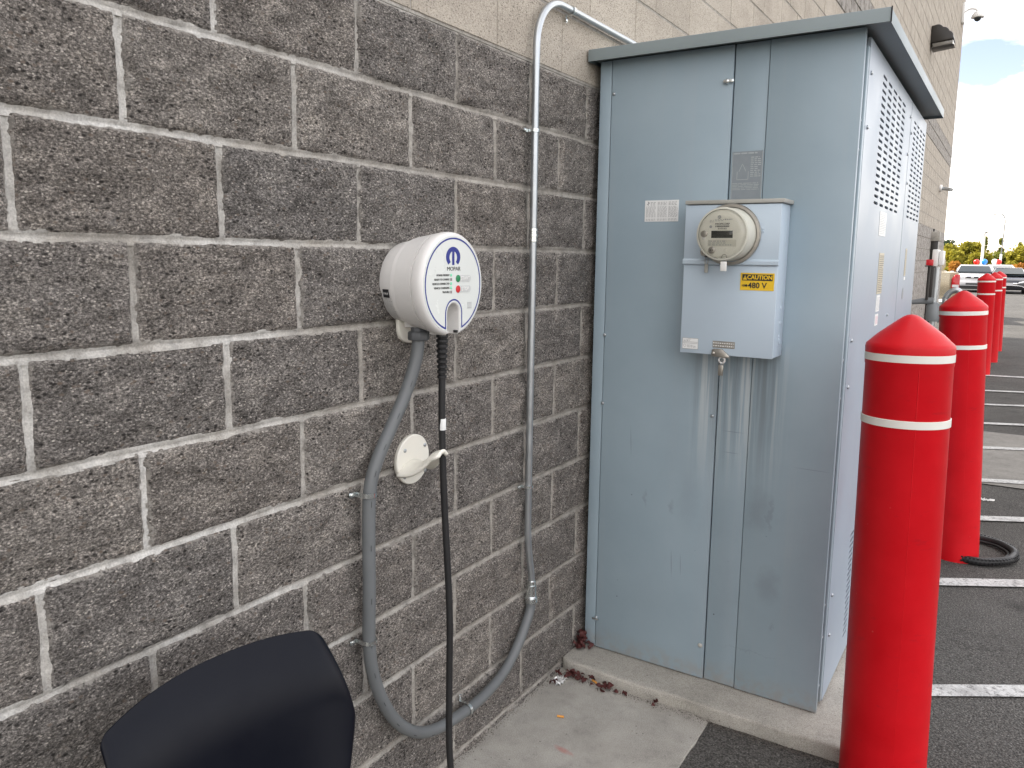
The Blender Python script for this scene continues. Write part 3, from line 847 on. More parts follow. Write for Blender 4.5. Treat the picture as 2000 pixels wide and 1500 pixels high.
# vented side panels: slots are real holes
def slot_panel(y0, y1, z0, z1, vents, x=0.9445, th=0.0016):
    """sheet in the plane x, with hexagonal slots cut in the vent zones [(ya, yb, ncols, za, zb, nrows)]"""
    mb = MB()
    def R(a, b, c, d, xx=None):
        if b-a < 1e-5 or d-c < 1e-5: return
        xx = x
        mb.add([(xx, a, c), (xx, b, c), (xx, b, d), (xx, a, d)], [(0, 1, 2, 3)])
    vents = sorted(vents, key=lambda v: v[3])
    zc = z0
    for (ya, yb, nc, za, zb, nr) in vents:
        R(y0, y1, zc, za)
        R(y0, ya, za, zb); R(yb, y1, za, zb)
        cw = (yb-ya)/nc; chh = (zb-za)/nr
        for i in range(nc):
            for j in range(nr):
                cy_, cz_ = ya+(i+.5)*cw, za+(j+.5)*chh
                hw, hh = cw*0.36, chh*0.22
                rc = [(-cw/2, -chh/2), (0, -chh/2), (cw/2, -chh/2), (cw/2, chh/2), (0, chh/2), (-cw/2, chh/2)]
                hx = [(-hw, -hh*0.2), (-hw*0.72, -hh), (hw*0.82, -hh), (hw, hh*0.2), (hw*0.72, hh), (-hw*0.82, hh)]
                # outer 6, hole 6, inner (depth) 6
                vs = [(x, cy_+a, cz_+b) for a, b in rc]+[(x, cy_+a, cz_+b) for a, b in hx]+[(x-0.006, cy_+a, cz_+b-0.002) for a, b in hx]
                m_ = [(0, 6), (1, 7), (2, 8), (3, 9), (4, 10), (5, 11)]
                order_o = [0, 1, 2, 3, 4, 5]; order_h = [6, 7, 8, 9, 10, 11]
                fs = []
                for q in range(6):
                    a, b = order_o[q], order_o[(q+1) % 6]
                    c, d = order_h[q], order_h[(q+1) % 6]
                    fs.append((a, b, d, c))
                    fs.append((c, d, d+6, c+6))
                mb.add(vs, fs)
        zc = zb
    R(y0, y1, zc, z1)
    # folded edges
    for yy, s_ in ((y0, 1), (y1, -1)):
        mb.add([(x, yy, z0), (x, yy, z1), (x-0.012, yy, z1), (x-0.012, yy, z0)], [(0, 1, 2, 3)])
    mb.add([(x, y0, z0), (x, y1, z0), (x-0.012, y1, z0), (x-0.012, y0, z0)], [(0, 1, 2, 3)])
    mb.add([(x, y0, z1), (x, y1, z1), (x-0.012, y1, z1), (x-0.012, y0, z1)], [(0, 1, 2, 3)])
    return mb
o = slot_panel(2.150, 3.335, ZB+0.01, 2.332, [(2.43, 3.135, 5, 1.825, 2.285, 19), (2.50, 3.10, 5, 0.14, 0.58, 19)]).build('vented_side_panel', cab_side_lit, cab, fix=False)
o = slot_panel(3.345, 4.005, ZB+0.01, 2.332, [(3.44, 3.98, 4, 1.825, 2.275, 19), (3.44, 3.98, 4, 0.14, 0.58, 19)]).build('vented_side_panel', cab_side_lit, cab, fix=False)
MB().box(0.930, 0.9435, 3.336, 3.344, ZB+0.02, 2.325).build('panel_seam', dark_gap, cab)
for (y, z) in [(2.19, 2.23), (2.19, 2.06), (2.19, 1.36), (2.19, 1.20), (3.05, 1.40), (3.03, 1.22), (2.19, 0.45), (2.19, 0.30), (3.30, 2.26), (3.37, 2.20), (3.30, 2.1), (3.37, 1.98)]:
    MB().lathe([(0.007, 0), (0.007, 0.003), (0.004, 0.006)], (0.9445, y, z), 'x', 10).build('rivet', galv, cab, smooth=True)
# cap roof: top sheet, fascias, dark soffit
mb = MB()
xa, xb, ya, yb = 0.008, 1.016, 2.012, 4.03
zt0, zt1 = 2.378, 2.40
mb.add([(xa, ya, zt0), (xb, ya, zt0), (xb, yb, zt1), (xa, yb, zt1), (xa, ya, zt0-0.042), (xb, ya, zt0-0.042), (xb, yb, zt1-0.042), (xa, yb, zt1-0.042)],
       [(0,1,2,3),(0,4,5,1),(1,5,6,2),(2,6,7,3),(3,7,4,0)])
mb.build('roof_cap', roof_mat, cab, bevel=0.003)
xi = 0.004
MB().add([(xa+xi, ya+xi, zt0-0.030), (xb-xi, ya+xi, zt0-0.030), (xb-xi, 3.2, zt0-0.016), (xa+xi, 3.2, zt0-0.016)], [(0,3,2,1)]).build('soffit', roof_mat, cab, fix=False)
MB().add([(xa+xi, 3.205, zt0-0.0155), (xb-xi, 3.205, zt0-0.0155), (xb-xi, yb-xi, zt1-0.029), (xa+xi, yb-xi, zt1-0.029)], [(0,3,2,1)]).build('soffit', roof_mat, cab, fix=False)
MB().box(1.0155, 1.0185, 2.010, 2.016, 2.335, 2.379).build('corner_seam', dark_gap, cab)

# labels made of a flat card and rows of tiny print
def print_rows(mb, plane, u0, u1, v0, v1, at, rows_, fill=0.62, words=(0.006, 0.016), eps=0.0006):
    """rows of short dashes standing for print too small to read"""
    h = (v0-v1)/rows_
    for r in range(rows_):
        v = v0-(r+.5)*h
        u = u0
        end = u1-(random.random()*0.35*(u1-u0) if random.random() < 0.3 else 0)
        while u < end:
            w = random.uniform(*words)
            w = min(w, end-u)
            hh = h*(0.22 if plane == '-y' else 0.15)
            if plane == '-y': mb.add([(u, at-eps, v-hh), (u+w, at-eps, v-hh), (u+w, at-eps, v+hh), (u, at-eps, v+hh)], [(0, 1, 2, 3)])
            else: mb.add([(at+eps, u, v-hh), (at+eps, u+w, v-hh), (at+eps, u+w, v+hh), (at+eps, u, v+hh)], [(0, 1, 2, 3)])
            u += w+0.003
def card(name, plane, u0, u1, v0, v1, at, mat, parent, bev=0.0):
    mb = MB()
    if plane == '-y': mb.box(u0, u1, at-0.0005, at+0.0008, v1, v0)
    else: mb.box(at-0.0008, at+0.0005, u0, u1, v1, v0)
    return mb.build(name, mat, parent)
# instruction sticker on the left door
s1 = card('sticker', '-y', 0.228, 0.357, 1.836, 1.760, FY-0.0027, sticker, cab)
mb = MB()
for a, b in ((0.233, 0.270), (0.277, 0.313), (0.319, 0.353)):
    print_rows(mb, '-y', a, b, 1.815, 1.775, FY-0.0032, 11, words=(0.004, 0.010))
    print_rows(mb, '-y', a, b, 1.771, 1.763, FY-0.0032, 2, words=(0.006, 0.010))
for a, b in ((0.250, 0.270), (0.277, 0.313), (0.319, 0.350)): print_rows(mb, '-y', a, b, 1.831, 1.817, FY-0.0032, 3, words=(0.006, 0.01))
mb.add([(0.234, FY-0.0038, 1.820), (0.240, FY-0.0038, 1.826), (0.238, FY-0.0038, 1.832), (0.243, FY-0.0038, 1.831), (0.247, FY-0.0038, 1.826), (0.242, FY-0.0038, 1.822), (0.243, FY-0.0038, 1.816), (0.239, FY-0.0038, 1.820)], [(0,1,2,3,4,5,6,7)])
mb.build('small_print', grey_ink, s1, fix=False)
# faded diagram sticker on the centre panel
s2 = card('faded_diagram', '-y', 0.541, 0.645, 1.992, 1.832, FY+0.0022, sticker_grey, cab)
mb = MB()
print_rows(mb, '-y', 0.546, 0.640, 1.990, 1.980, FY+0.0015, 1, words=(0.015, 0.03))
print_rows(mb, '-y', 0.605, 0.640, 1.974, 1.905, FY+0.0015, 11, words=(0.006, 0.012))
print_rows(mb, '-y', 0.545, 0.636, 1.888, 1.862, FY+0.0015, 5, words=(0.01, 0.03))
def ln(mb, x0, z0, x1, z1, y, w=0.0009):
    d = Vector((x1-x0, 0, z1-z0)).normalized(); p = Vector((-d.z, 0, d.x))*w
    a, b = Vector((x0, y, z0)), Vector((x1, y, z1))
    mb.add([a-p, b-p, b+p, a+p], [(0, 1, 2, 3)])
for seg_ in ((0.577, 1.950, 0.566, 1.925), (0.577, 1.950, 0.590, 1.925), (0.560, 1.925, 0.560, 1.898), (0.598, 1.925, 0.598, 1.898), (0.560, 1.898, 0.598, 1.898), (0.5425, 1.990, 0.5425, 1.835), (0.6435, 1.99, 0.6435, 1.835)):
    ln(mb, *seg_, FY+0.0012)
mb.build('small_print', faded_ink, s2, fix=False)
# stickers on the side panels
SX = 0.9455
def side_sticker(y0, y1, z0, z1, mat, rows_, ink=grey_ink):
    c = card('sticker', '+x', y0, y1, z0, z1, SX, mat, cab)
    if rows_:
        mb = MB(); print_rows(mb, '+x', y0+0.01, y1-0.005, z0-0.008, z1+0.006, SX+0.0006, rows_*2, words=(0.008, 0.03)); mb.build('small_print', ink, c, fix=False)
    return c
side_sticker(2.625, 2.80, 1.815, 1.725, sticker, 6, faded_ink)
side_sticker(2.69, 2.82, 1.66, 1.50, sticker_tan, 10, black_ink)
side_sticker(2.70, 2.79, 1.495, 1.43, sticker, 5, faded_ink)
side_sticker(2.70, 2.78, 1.42, 1.375, sticker, 4, pink_ink)
side_sticker(3.54, 3.60, 1.69, 1.56, sticker_tan, 12, black_ink)
side_sticker(3.55, 3.60, 1.555, 1.54, sticker, 2, faded_ink)
mb = MB().lathe([(0.028, 0), (0.028, 0.0006)], (SX-0.0006, 3.56, 1.475), 'x', 20); mb.build('round_sticker', sticker_grey, cab)

# ------------------------------------------------------------------ METER BOX (stands on the cabinet front)
mbx = empty('meter_box', (0.59, 2.07, 1.30), 'pale grey meter socket box mounted on the cabinet front', 'meter box')
BY = 1.957
MB().box(0.431, 0.747, BY, FY-0.004, 1.305, 1.8085).build('box', box_paint, mbx, bevel=0.004)
MB().box(0.4285, 0.7480, BY-0.006, BY-0.0005, 1.609, 1.806).build('upper_cover', box_paint, mbx, bevel=0.002)
MB().prism([(BY-0.0065, 1.607), (BY-0.012, 1.611), (BY-0.012, 1.622), (BY-0.0065, 1.628)], 'x', 0.4275, 0.749).build('drip_lip', box_paint, mbx)
MB().box(0.4295, 0.7470, BY-0.004, BY-0.0005, 1.304, 1.6065).build('lower_cover', box_paint, mbx, bevel=0.002)
MB().box(0.427, 0.757, BY-0.010, FY-0.004, 1.8095, 1.8225).build('lid', lid_paint, mbx, bevel=0.002)
MB().box(0.53, 0.60, FY-0.02, FY-0.0035, 1.8228, 1.8275).build('hub_plate', lid_paint, mbx, bevel=0.002)
for z in (1.375, 1.42, 1.47): MB().lathe([(0.006, 0), (0.004, 0.002)], (0.747, 2.02, z), 'x', 12).build('knockout', box_paint, mbx, smooth=True)
MB().lathe([(0.014, 0), (0.014, 0.001), (0.012, 0.0012), (0.012, 0.0006)], (0.7470, 2.03, 1.36), 'x', 20).build('knockout', box_paint, mbx, smooth=True)
for z in (1.728, 1.718): MB().lathe([(0.004, 0), (0.003, 0.003)], (0.692, BY-0.006, z), '-y', 10).build('embossing', box_paint, mbx, smooth=True)
MB().box(0.52, 0.655, BY-0.0075, BY-0.0055, 1.622, 1.655).build('scuffed_patch', lid_paint if False else box_paint, mbx, bevel=0.001)
# caution sign
cs = card('caution_label', '-y', 0.628, 0.738, 1.584, 1.527, BY-0.0048, yellow, mbx)
MB().box(0.634, 0.733, BY-0.0060, BY-0.0055, 1.559, 1.5795).build('sign_bar', black_ink, cs, bevel=0.0)
text('CAUTION', 0.0185, (0.691, BY-0.0064, 1.5692), '-y', yellow, cs, bold=0.0006, sx=0.98)
MB().add([(0.6365, BY-0.0064, 1.5615), (0.6500, BY-0.0064, 1.5615), (0.6432, BY-0.0064, 1.5765)], [(0, 1, 2)]).build('warning_triangle', yellow, cs, fix=False)
MB().add([(0.6428, BY-0.0068, 1.5650), (0.6437, BY-0.0068, 1.5650), (0.6443, BY-0.0068, 1.5715), (0.6422, BY-0.0068, 1.5715)], [(0, 1, 2, 3)]).build('warning_mark', black_ink, cs, fix=False)
text('480 V', 0.0255, (0.684, BY-0.0058, 1.5425), '-y', black_ink, cs, bold=0.0006)
mb = MB()
for i in range(4):
    xx = 0.634+i*0.0035; hh = 0.0045 if i in (1, 2) else 0.003
    mb.add([(xx, BY-0.0058, 1.5425-hh), (xx+0.0022, BY-0.0058, 1.5425-hh*0.8), (xx+0.0022, BY-0.0058, 1.5425+hh), (xx, BY-0.0058, 1.5425+hh*0.8)], [(0, 1, 2, 3)])
mb.lathe([(0.0042, 0), (0.0042, 0.0002)], (0.648, BY-0.0056, 1.5425), '-y', 12)
mb.build('symbol', black_ink, cs, fix=False)
# maker's label, lower left
ml = card('maker_label', '-y', 0.438, 0.494, 1.3555, 1.3185, BY-0.0048, sticker, mbx)
mb = MB()
for a in ((0.438, 1.3555, 0.494, 1.3555), (0.438, 1.3185, 0.494, 1.3185), (0.438, 1.3185, 0.438, 1.3555), (0.494, 1.3185, 0.494, 1.3555), (0.440, 1.3425, 0.492, 1.3425), (0.440, 1.338, 0.492, 1.338)): ln(mb, *a, BY-0.0060, 0.0007)
for i in range(7): ln(mb, 0.452+i*0.0022, 1.350+0.0009*i-0.0001*i*i, 0.4545+i*0.0022, 1.3505+0.0009*i-0.0001*i*i, BY-0.0060, 0.0006)
print_rows(mb, '-y', 0.442, 0.468, 1.3495, 1.3445, BY-0.0056, 1, words=(0.006, 0.008))
print_rows(mb, '-y', 0.455, 0.488, 1.333, 1.323, BY-0.0056, 3, words=(0.004, 0.012))
for i in range(16):
    a0, a1 = 2*math.pi*i/16, 2*math.pi*(i+1)/16
    ln(mb, 0.4465+0.0045*math.cos(a0), 1.3295+0.0045*math.sin(a0), 0.4465+0.0045*math.cos(a1), 1.3295+0.0045*math.sin(a1), BY-0.0060, 0.0005)
mb.build('small_print', grey_ink, ml, fix=False)
# torn silver seal notice and hasp with padlock seal
sn = card('seal_notice', '-y', 0.545, 0.621, 1.352, 1.329, BY-0.0048, nickel, mbx)
mb = MB(); print_rows(mb, '-y', 0.547, 0.619, 1.350, 1.331, BY-0.0056, 2, words=(0.003, 0.006)); mb.build('small_print', white_ink, sn, fix=False)
MB().prism([(0.545, 1.300), (0.545, 1.322), (0.552, 1.326), (0.580, 1.326), (0.594, 1.314), (0.606, 1.304), (0.606, 1.296), (0.570, 1.298)], 'y', BY-0.013, BY-0.0055).build('hasp', nickel, mbx, bevel=0.0015)
MB().lathe([(0.0065, 0), (0.0065, 0.003), (0.004, 0.005)], (0.551, BY-0.013, 1.310), '-y', 14).build('hasp_rivet', nickel, mbx, smooth=True)
ring = [(0.580+0.010*math.cos(2*math.pi*i/20), BY-0.006, 1.288+0.010*math.sin(2*math.pi*i/20)) for i in range(21)]
MB().tube(ring, 0.0030, 8, cap=False).build('lock_ring', white_plastic, mbx, smooth=True)
def seal(parent_loc, x, y, z, w, h, loop, mat, label):
    t = empty('wire_seal', (x, y, z), label, 'seal', 'wire seals hanging on the meter box')
    MB().tube(spline([(x-w*0.4, y, z), (x-w*0.42, y, z+loop*0.6), (x-w*0.2, y+0.002, z+loop), (x+w*0.2, y+0.002, z+loop), (x+w*0.42, y, z+loop*0.6), (x+w*0.4, y, z)], 5), 0.0008, 6).build('wire', nickel, t, smooth=True)
    MB().box(x-w/2, x+w/2, y-0.003, y+0.003, z-h, z).build('tag_plate', mat, t, bevel=0.002)
    return t
seal(None, 0.579, BY-0.010, 1.272, 0.017, 0.037, 0.014, nickel, 'small metal tag seal hanging from the hasp under the meter box')

# ------------------------------------------------------------------ METER
mt = empty('electric_meter', (0.59, BY-0.006, 1.708), 'round electric meter with grey display plugged into the pale meter box', 'electric meter')
MC = (0.588, 0, 1.708)
MB().lathe([(0.088, -0.0), (0.099, 0.002), (0.1015, 0.008), (0.0985, 0.014), (0.090, 0.015), (0.0895, 0.004)], (MC[0], BY-0.0062, MC[2]), '-y', 64, cap=False).build('sealing_ring', nickel, mt, smooth=True)
MB().lathe([(0.0885, 0.0), (0.087, 0.012), (0.085, 0.060), (0.083, 0.085), (0.080, 0.0885)], (MC[0], BY-0.0062, MC[2]), '-y', 64).build('body', meter_grey, mt, smooth=True)
FYM = BY-0.0062-0.0885
MB().lathe([(0.078, 0.0), (0.0775, 0.0012)], (MC[0], FYM, MC[2]), '-y', 64).build('face', meter_face, mt, smooth=True)
MB().lathe([(0.0835, -0.004), (0.0855, 0.0), (0.0845, 0.0045), (0.079, 0.0065), (0.078, 0.0015)], (MC[0], FYM, MC[2]), '-y', 64, cap=False).build('rim', meter_grey, mt, smooth=True)
MB().lathe([(0.0785, 0.0045), (0.0765, 0.0062), (0.06, 0.0078), (0.03, 0.0086), (0.001, 0.0088)], (MC[0], FYM, MC[2]), '-y', 64).build('glass_cover', clear, mt, smooth=True)
yf = FYM-0.0017
nm = MB().box(MC[0]-0.045, MC[0]+0.045, yf, yf+0.0004, MC[2]+0.012, MC[2]+0.058).build('name_plate', sticker_tan if False else meter_face, mt)
lp = MB().box(MC[0]-0.047, MC[0]+0.046, yf, yf+0.0004, MC[2]-0.040, MC[2]-0.018).build('rating_plate', simple('plate_cream', (0.68, 0.67, 0.58), 0.5), mt)
MB().box(MC[0]-0.036, MC[0]+0.034, yf-0.0008, yf, MC[2]-0.013, MC[2]+0.010).build('display', lcd, mt, bevel=0.0005)
text('PACIFICORP', 0.0085, (MC[0]-0.001, yf-0.0006, MC[2]+0.0315), '-y', black_ink, nm, bold=0.0001)
text('95 973 813', 0.0062, (MC[0]-0.001, yf-0.0006, MC[2]+0.0165), '-y', black_ink, nm, bold=0.0001)
mb = MB()
u = MC[0]-0.024
while u < MC[0]+0.021:
    w = random.choice((0.0006, 0.001, 0.0015)); mb.box(u, u+w, yf-0.0006, yf-0.0003, MC[2]+0.0215, MC[2]+0.0265); u += w+random.choice((0.0006, 0.0009))
mb.build('barcode', black_ink, nm, fix=False)
mb = MB()
print_rows(mb, '-y', MC[0]-0.026, MC[0]+0.004, MC[2]+0.047, MC[2]+0.040, yf-0.0002, 2, words=(0.004, 0.008))
print_rows(mb, '-y', MC[0]+0.006, MC[0]+0.03, MC[2]+0.050, MC[2]+0.042, yf-0.0002, 1, words=(0.003, 0.005))
for k in range(3): print_rows(mb, '-y', MC[0]-0.043, MC[0]-0.03, MC[2]+0.045-k*0.003, MC[2]+0.042-k*0.003, yf-0.0002, 1, words=(0.004, 0.008))
mb.build('small_print', grey_ink, nm, fix=False)
mb = MB(); print_rows(mb, '-y', MC[0]-0.044, MC[0]+0.043, MC[2]-0.020, MC[2]-0.038, yf-0.0002, 3, words=(0.004, 0.012)); mb.build('small_print', grey_ink, lp, fix=False)
mb = MB(); mb.lathe([(0.0058, 0), (0.0058, 0.0003)], (MC[0]-0.012, yf-0.0002, MC[2]+0.0535), '-y', 20); mb.lathe([(0.0045, 0), (0.0045, 0.0003)], (MC[0]-0.039, yf-0.0002, MC[2]+0.023), '-y', 16)
mb.build('round_mark', grey_ink, nm)
text('ge', 0.0075, (MC[0]-0.012, yf-0.0009, MC[2]+0.0537), '-y', meter_face, nm, shear=0.3)
MB().lathe([(0.011, 0), (0.011, 0.004), (0.008, 0.005)], (MC[0]-0.032, FYM-0.001, MC[2]-0.052), '-y', 20).build('optical_port', nickel, mt, smooth=True)
mb = MB()
for dx in (-0.0035, 0.0035): mb.lathe([(0.0022, 0), (0.0022, 0.0003)], (MC[0]-0.032+dx, FYM-0.0063, MC[2]-0.052), '-y', 12)
mb.build('port_eye', black_ink, mt)
MB().lathe([(0.011, 0), (0.011, 0.003), (0.007, 0.004)], (MC[0]-0.060, FYM-0.001, MC[2]+0.000), '-y', 20).build('dial_knob', nickel, mt, smooth=True)
MB().box(MC[0]-0.066, MC[0]-0.056, FYM-0.003, FYM-0.001, MC[2]-0.018, MC[2]-0.010).build('seal_tab', white_plastic, mt, bevel=0.0008)
MB().box(MC[0]+0.008, MC[0]+0.020, FYM-0.004, FYM-0.001, MC[2]-0.058, MC[2]-0.045).build('reset_hasp', meter_face, mt, bevel=0.0015)
MB().lathe([(0.014, 0), (0.014, 0.012), (0.011, 0.016), (0.006, 0.016), (0.006, 0.006)], (MC[0]-0.082, BY-0.012, MC[2]-0.058), '-y', 20).build('barrel_lock', nickel, mt, smooth=True)
MB().box(MC[0]-0.082, MC[0]-0.050, BY-0.020, BY-0.010, MC[2]-0.075, MC[2]-0.062).build('lock_tab', fitting_mat, mt, bevel=0.002)
seal(None, MC[0]+0.010, FYM-0.004, MC[2]-0.088, 0.020, 0.031, 0.022, simple('clear_plastic_seal', (0.78, 0.78, 0.76), 0.2), 'clear plastic seal dangling from the front of the meter glass')
seal(None, MC[0]-0.074, BY-0.018, MC[2]-0.096, 0.012, 0.030, 0.022, lid_paint, 'dull grey tag seal hanging at lower left of the round meter')

# ------------------------------------------------------------------ EV CHARGER
CH = empty('ev_charger', (0, 0.985, 1.555), 'round white wall-mounted electric vehicle charging station with blue-ringed face', 'charging station')
CY, CZ, D = 0.985, 1.553, 0.165
NR = 96
def in_notch(y, z):  # the U shaped cable notch at the bottom of the face
    return abs(y) < 0.026 and z < -0.062
def disc_with_notch(r, x0, x1, nw, ntop, mat, name, parent, bev=0.0, y0=0.0):
    """disc of radius r around the axis with a round-topped slot of half width nw rising from the rim to ntop"""
    a0 = math.asin(nw/r)
    pts = []
    N = 72
    for i in range(N+1):
        a = -math.pi/2 + a0 + (2*math.pi-2*a0)*i/N
        pts.append((r*math.cos(a), r*math.sin(a)))
    # pts end at left lip; go up left side of slot, round top, down the right side
    cz = ntop-nw
    for i in range(0, 15):
        a = math.pi - math.pi*i/14
        pts.append((nw*math.cos(a), cz+nw*math.sin(a)))
    return pts
def notch_ring(r_out, r_in, nw_o, nt_o, nw_i, nt_i, x, mat, name, parent):
    po = disc_with_notch(r_out, 0, 0, nw_o, nt_o, None, '', None)
    pi = disc_with_notch(r_in, 0, 0, nw_i, nt_i, None, '', None)
    n = len(po)
    vs = [(x, CY+a, CZ+b) for a, b in po]+[(x, CY+a, CZ+b) for a, b in pi]
    fs = [(i, (i+1) % n, (i+1) % n+n, i+n) for i in range(n)]
    return MB().add(vs, fs).build(name, mat, parent, fix=False)
# back shell: drum that flares toward the front, with two shallow steps
prof = [(0.106, 0.004), (0.1085, 0.008), (0.1160, 0.050), (0.1180, 0.0510), (0.1180, 0.0555), (0.1198, 0.0565), (0.1198, 0.061), (0.1214, 0.062), (0.1214, 0.0655), (0.1226, 0.0665), (0.1285, 0.105), (0.1325, 0.128), (0.1300, 0.1285), (0.1300, 0.1312), (0.1330, 0.1320)]
NP = 96
def drum(prof, nw=None, flat=None):
    """lathe about the x axis; below the cut line the rim is trimmed flat, with the slot side pressed in"""
    vs = []; fs = []
    for r, h in prof:
        for i in range(NP):
            t = 2*math.pi*i/NP
            y, z = r*math.cos(t), r*math.sin(t)
            if flat is not None: z = max(z, -flat+0.0)
            vs.append((h, CY+y, CZ+z))
    for k in range(len(prof)-1):
        for i in range(NP):
            j = (i+1) % NP
            fs.append((k*NP+i, k*NP+j, (k+1)*NP+j, (k+1)*NP+i))
    return MB().add(vs, fs)
shell_cut = -0.112
d = drum(prof)
# flatten the bottom of the rear drum where the glands enter
for v in d.v:
    if v.x < 0.129:
        lim = CZ - (0.098 + 0.30*max(0, v.x-0.04))
        if v.z < lim: v.z = lim
d.build('back_shell', white_plastic, CH, smooth=True, ang=25, fix=False)
# front bezel: built from contour rings so the notch runs through it
def contour(r, nw, nt): return disc_with_notch(r, 0, 0, nw, nt, None, '', None)
rings = [(0.1330, 0.0275, -0.048, 0.1325), (0.1345, 0.0270, -0.0485, 0.140), (0.1348, 0.0268, -0.049, 0.150), (0.1335, 0.0262, -0.0495, 0.158), (0.1305, 0.0262, -0.0490, 0.1625), (0.127, 0.0275, -0.0475, 0.1645), (0.1245, 0.0300, -0.0455, 0.1650)]
vs = []; fs = []
npt = len(contour(0.13, 0.026, -0.06))
for (r, nw, nt_, x) in rings: vs += [(x, CY+a, CZ+b) for a, b in contour(r, nw, nt_)]
for k in range(len(rings)-1):
    for i in range(npt):
        j = (i+1) % npt
        fs.append((k*npt+i, k*npt+j, (k+1)*npt+j, (k+1)*npt+i))
MB().add(vs, fs).build('bezel', white_plastic, CH, smooth=True, ang=35, fix=False)
# slot liner
mb = MB()
c2 = [(a, b) for a, b in disc_with_notch(0.1335, 0, 0, 0.0268, -0.0485, None, '', None)][72:]
c2 = [(-0.0268, -0.1315)] + c2[1:] + [(0.0268, -0.1315)]
n = len(c2)
vs = [(0.160, CY+a, CZ+b) for a, b in c2]+[(0.105, CY+a*0.93, CZ+b) for a, b in c2]
fs = [(i, i+1, i+1+n, i+n) for i in range(n-1)]
fs.append(tuple(range(n, 2*n)))
MB().add(vs, fs).build('cable_slot', white_plastic, CH, smooth=True, ang=35, fix=False)
# faceplate with its slot cut out
po = contour(0.1250, 0.0298, -0.0457)
fp = MB().prism([(CY+a, CZ+b) for a, b in po], 'x', 0.1640, 0.1656)
face = fp.build('face_plate', face_plastic, CH)
XF = 0.1660
notch_ring(0.1202, 0.1160, 0.0330, -0.0415, 0.0372, -0.0375, XF, blue_ink, 'blue_ring', face)
# logo: three-pronged rounded emblem
def arcpoly(cy_, cz_, ro, ri, a0, a1, n=20):
    o_ = [(cy_+ro*math.cos(rad(a0+(a1-a0)*i/n)), cz_+ro*math.sin(rad(a0+(a1-a0)*i/n))) for i in range(n+1)]
    i_ = [(cy_+ri*math.cos(rad(a1+(a0-a1)*i/n)), cz_+ri*math.sin(rad(a1+(a0-a1)*i/n))) for i in range(n+1)]
    return o_, i_
ly, lz = CY-0.003, CZ+0.0705
mb = MB()
N = 30
vo_, vi_ = [], []
for i in range(N+1):
    a = rad(228-276*i/N)
    ro, ri = 0.0275, 0.0150
    vo_.append((XF, ly+ro*math.cos(a)*1.12, lz+ro*math.sin(a)*0.95))
    vi_.append((XF, ly+ri*math.cos(a)*1.08, lz+ri*math.sin(a)*1.05-0.001))
mb.add(vo_+vi_, [(i, i+1, i+1+N+1, i+N+1) for i in range(N)])
mb.add([(XF+0.0002, ly-0.0050, lz-0.0205), (XF+0.0002, ly+0.0050, lz-0.0205), (XF+0.0002, ly+0.0050, lz+0.018), (XF+0.0002, ly-0.0050, lz+0.018)], [(0, 1, 2, 3)])
mb.build('emblem', blue_ink, face, fix=False)
# gaps left and right of the centre prong
text('MOPAR', 0.0145, (XF+0.0002, CY-0.001, CZ+0.0400), '+x', black_ink, face, sx=1.2)
for k, s_ in enumerate(('POWER PRESENT', 'READY TO CHARGE', 'VEHICLE CONNECTED', 'VEHICLE CHARGING', 'TROUBLE')):
    zz = CZ+0.0240-k*0.0108
    text(s_, 0.0070, (XF+0.0002, CY-0.019, zz), '+x', black_ink, face, align='RIGHT', bold=0.0001)
    MB().box(XF-0.0002, XF+0.0006, CY-0.0155, CY-0.0085, zz-0.0035, zz+0.0035).build('indicator', simple('indicator_%s' % ('green' if k in (0, 2, 3) else 'dark'), (0.22, 0.72, 0.45) if k in (0, 2, 3) else (0.25, 0.22, 0.22), 0.3), face, bevel=0.001)
for s_, zz, mt_ in (('START', CZ+0.0150, green_btn), ('STOP', CZ-0.0125, red_btn)):
    yb_ = CY+0.018
    pts = [(yb_+0.005+0.009*math.cos(rad(90+i*15)), zz+0.009*math.sin(rad(90+i*15))) for i in range(13)] + [(yb_+0.048+0.009*math.cos(rad(-90+i*15)), zz+0.009*math.sin(rad(-90+i*15))) for i in range(13)]
    MB().prism(pts, 'x', XF-0.0004, XF+0.0004).build('key', silver_key, face)
    MB().lathe([(0.0095, 0), (0.0095, 0.0009), (0.008, 0.0012)], (XF, yb_, zz), 'x', 28).build('button', mt_, face, smooth=True)
    text(s_, 0.0135, (XF+0.0007, yb_+0.0315, zz), '+x', white_ink, face, bold=0.0003)
c_ = MB().box(XF-0.0003, XF+0.0002, CY+0.060, CY+0.080, CZ-0.066, CZ-0.048).build('logo_patch', silver_key, face)
mb = MB(); print_rows(mb, '+x', CY+0.061, CY+0.079, CZ-0.049, CZ-0.052, XF+0.0002, 1); print_rows(mb, '+x', CY+0.061, CY+0.079, CZ-0.061, CZ-0.065, XF+0.0002, 1); mb.build('small_print', grey_ink, c_, fix=False)
MB().box(0.150, 0.1615, CY+0.018, CY+0.0245, CZ-0.128, CZ-0.121).build('latch_clip', rubber, CH, bevel=0.001)
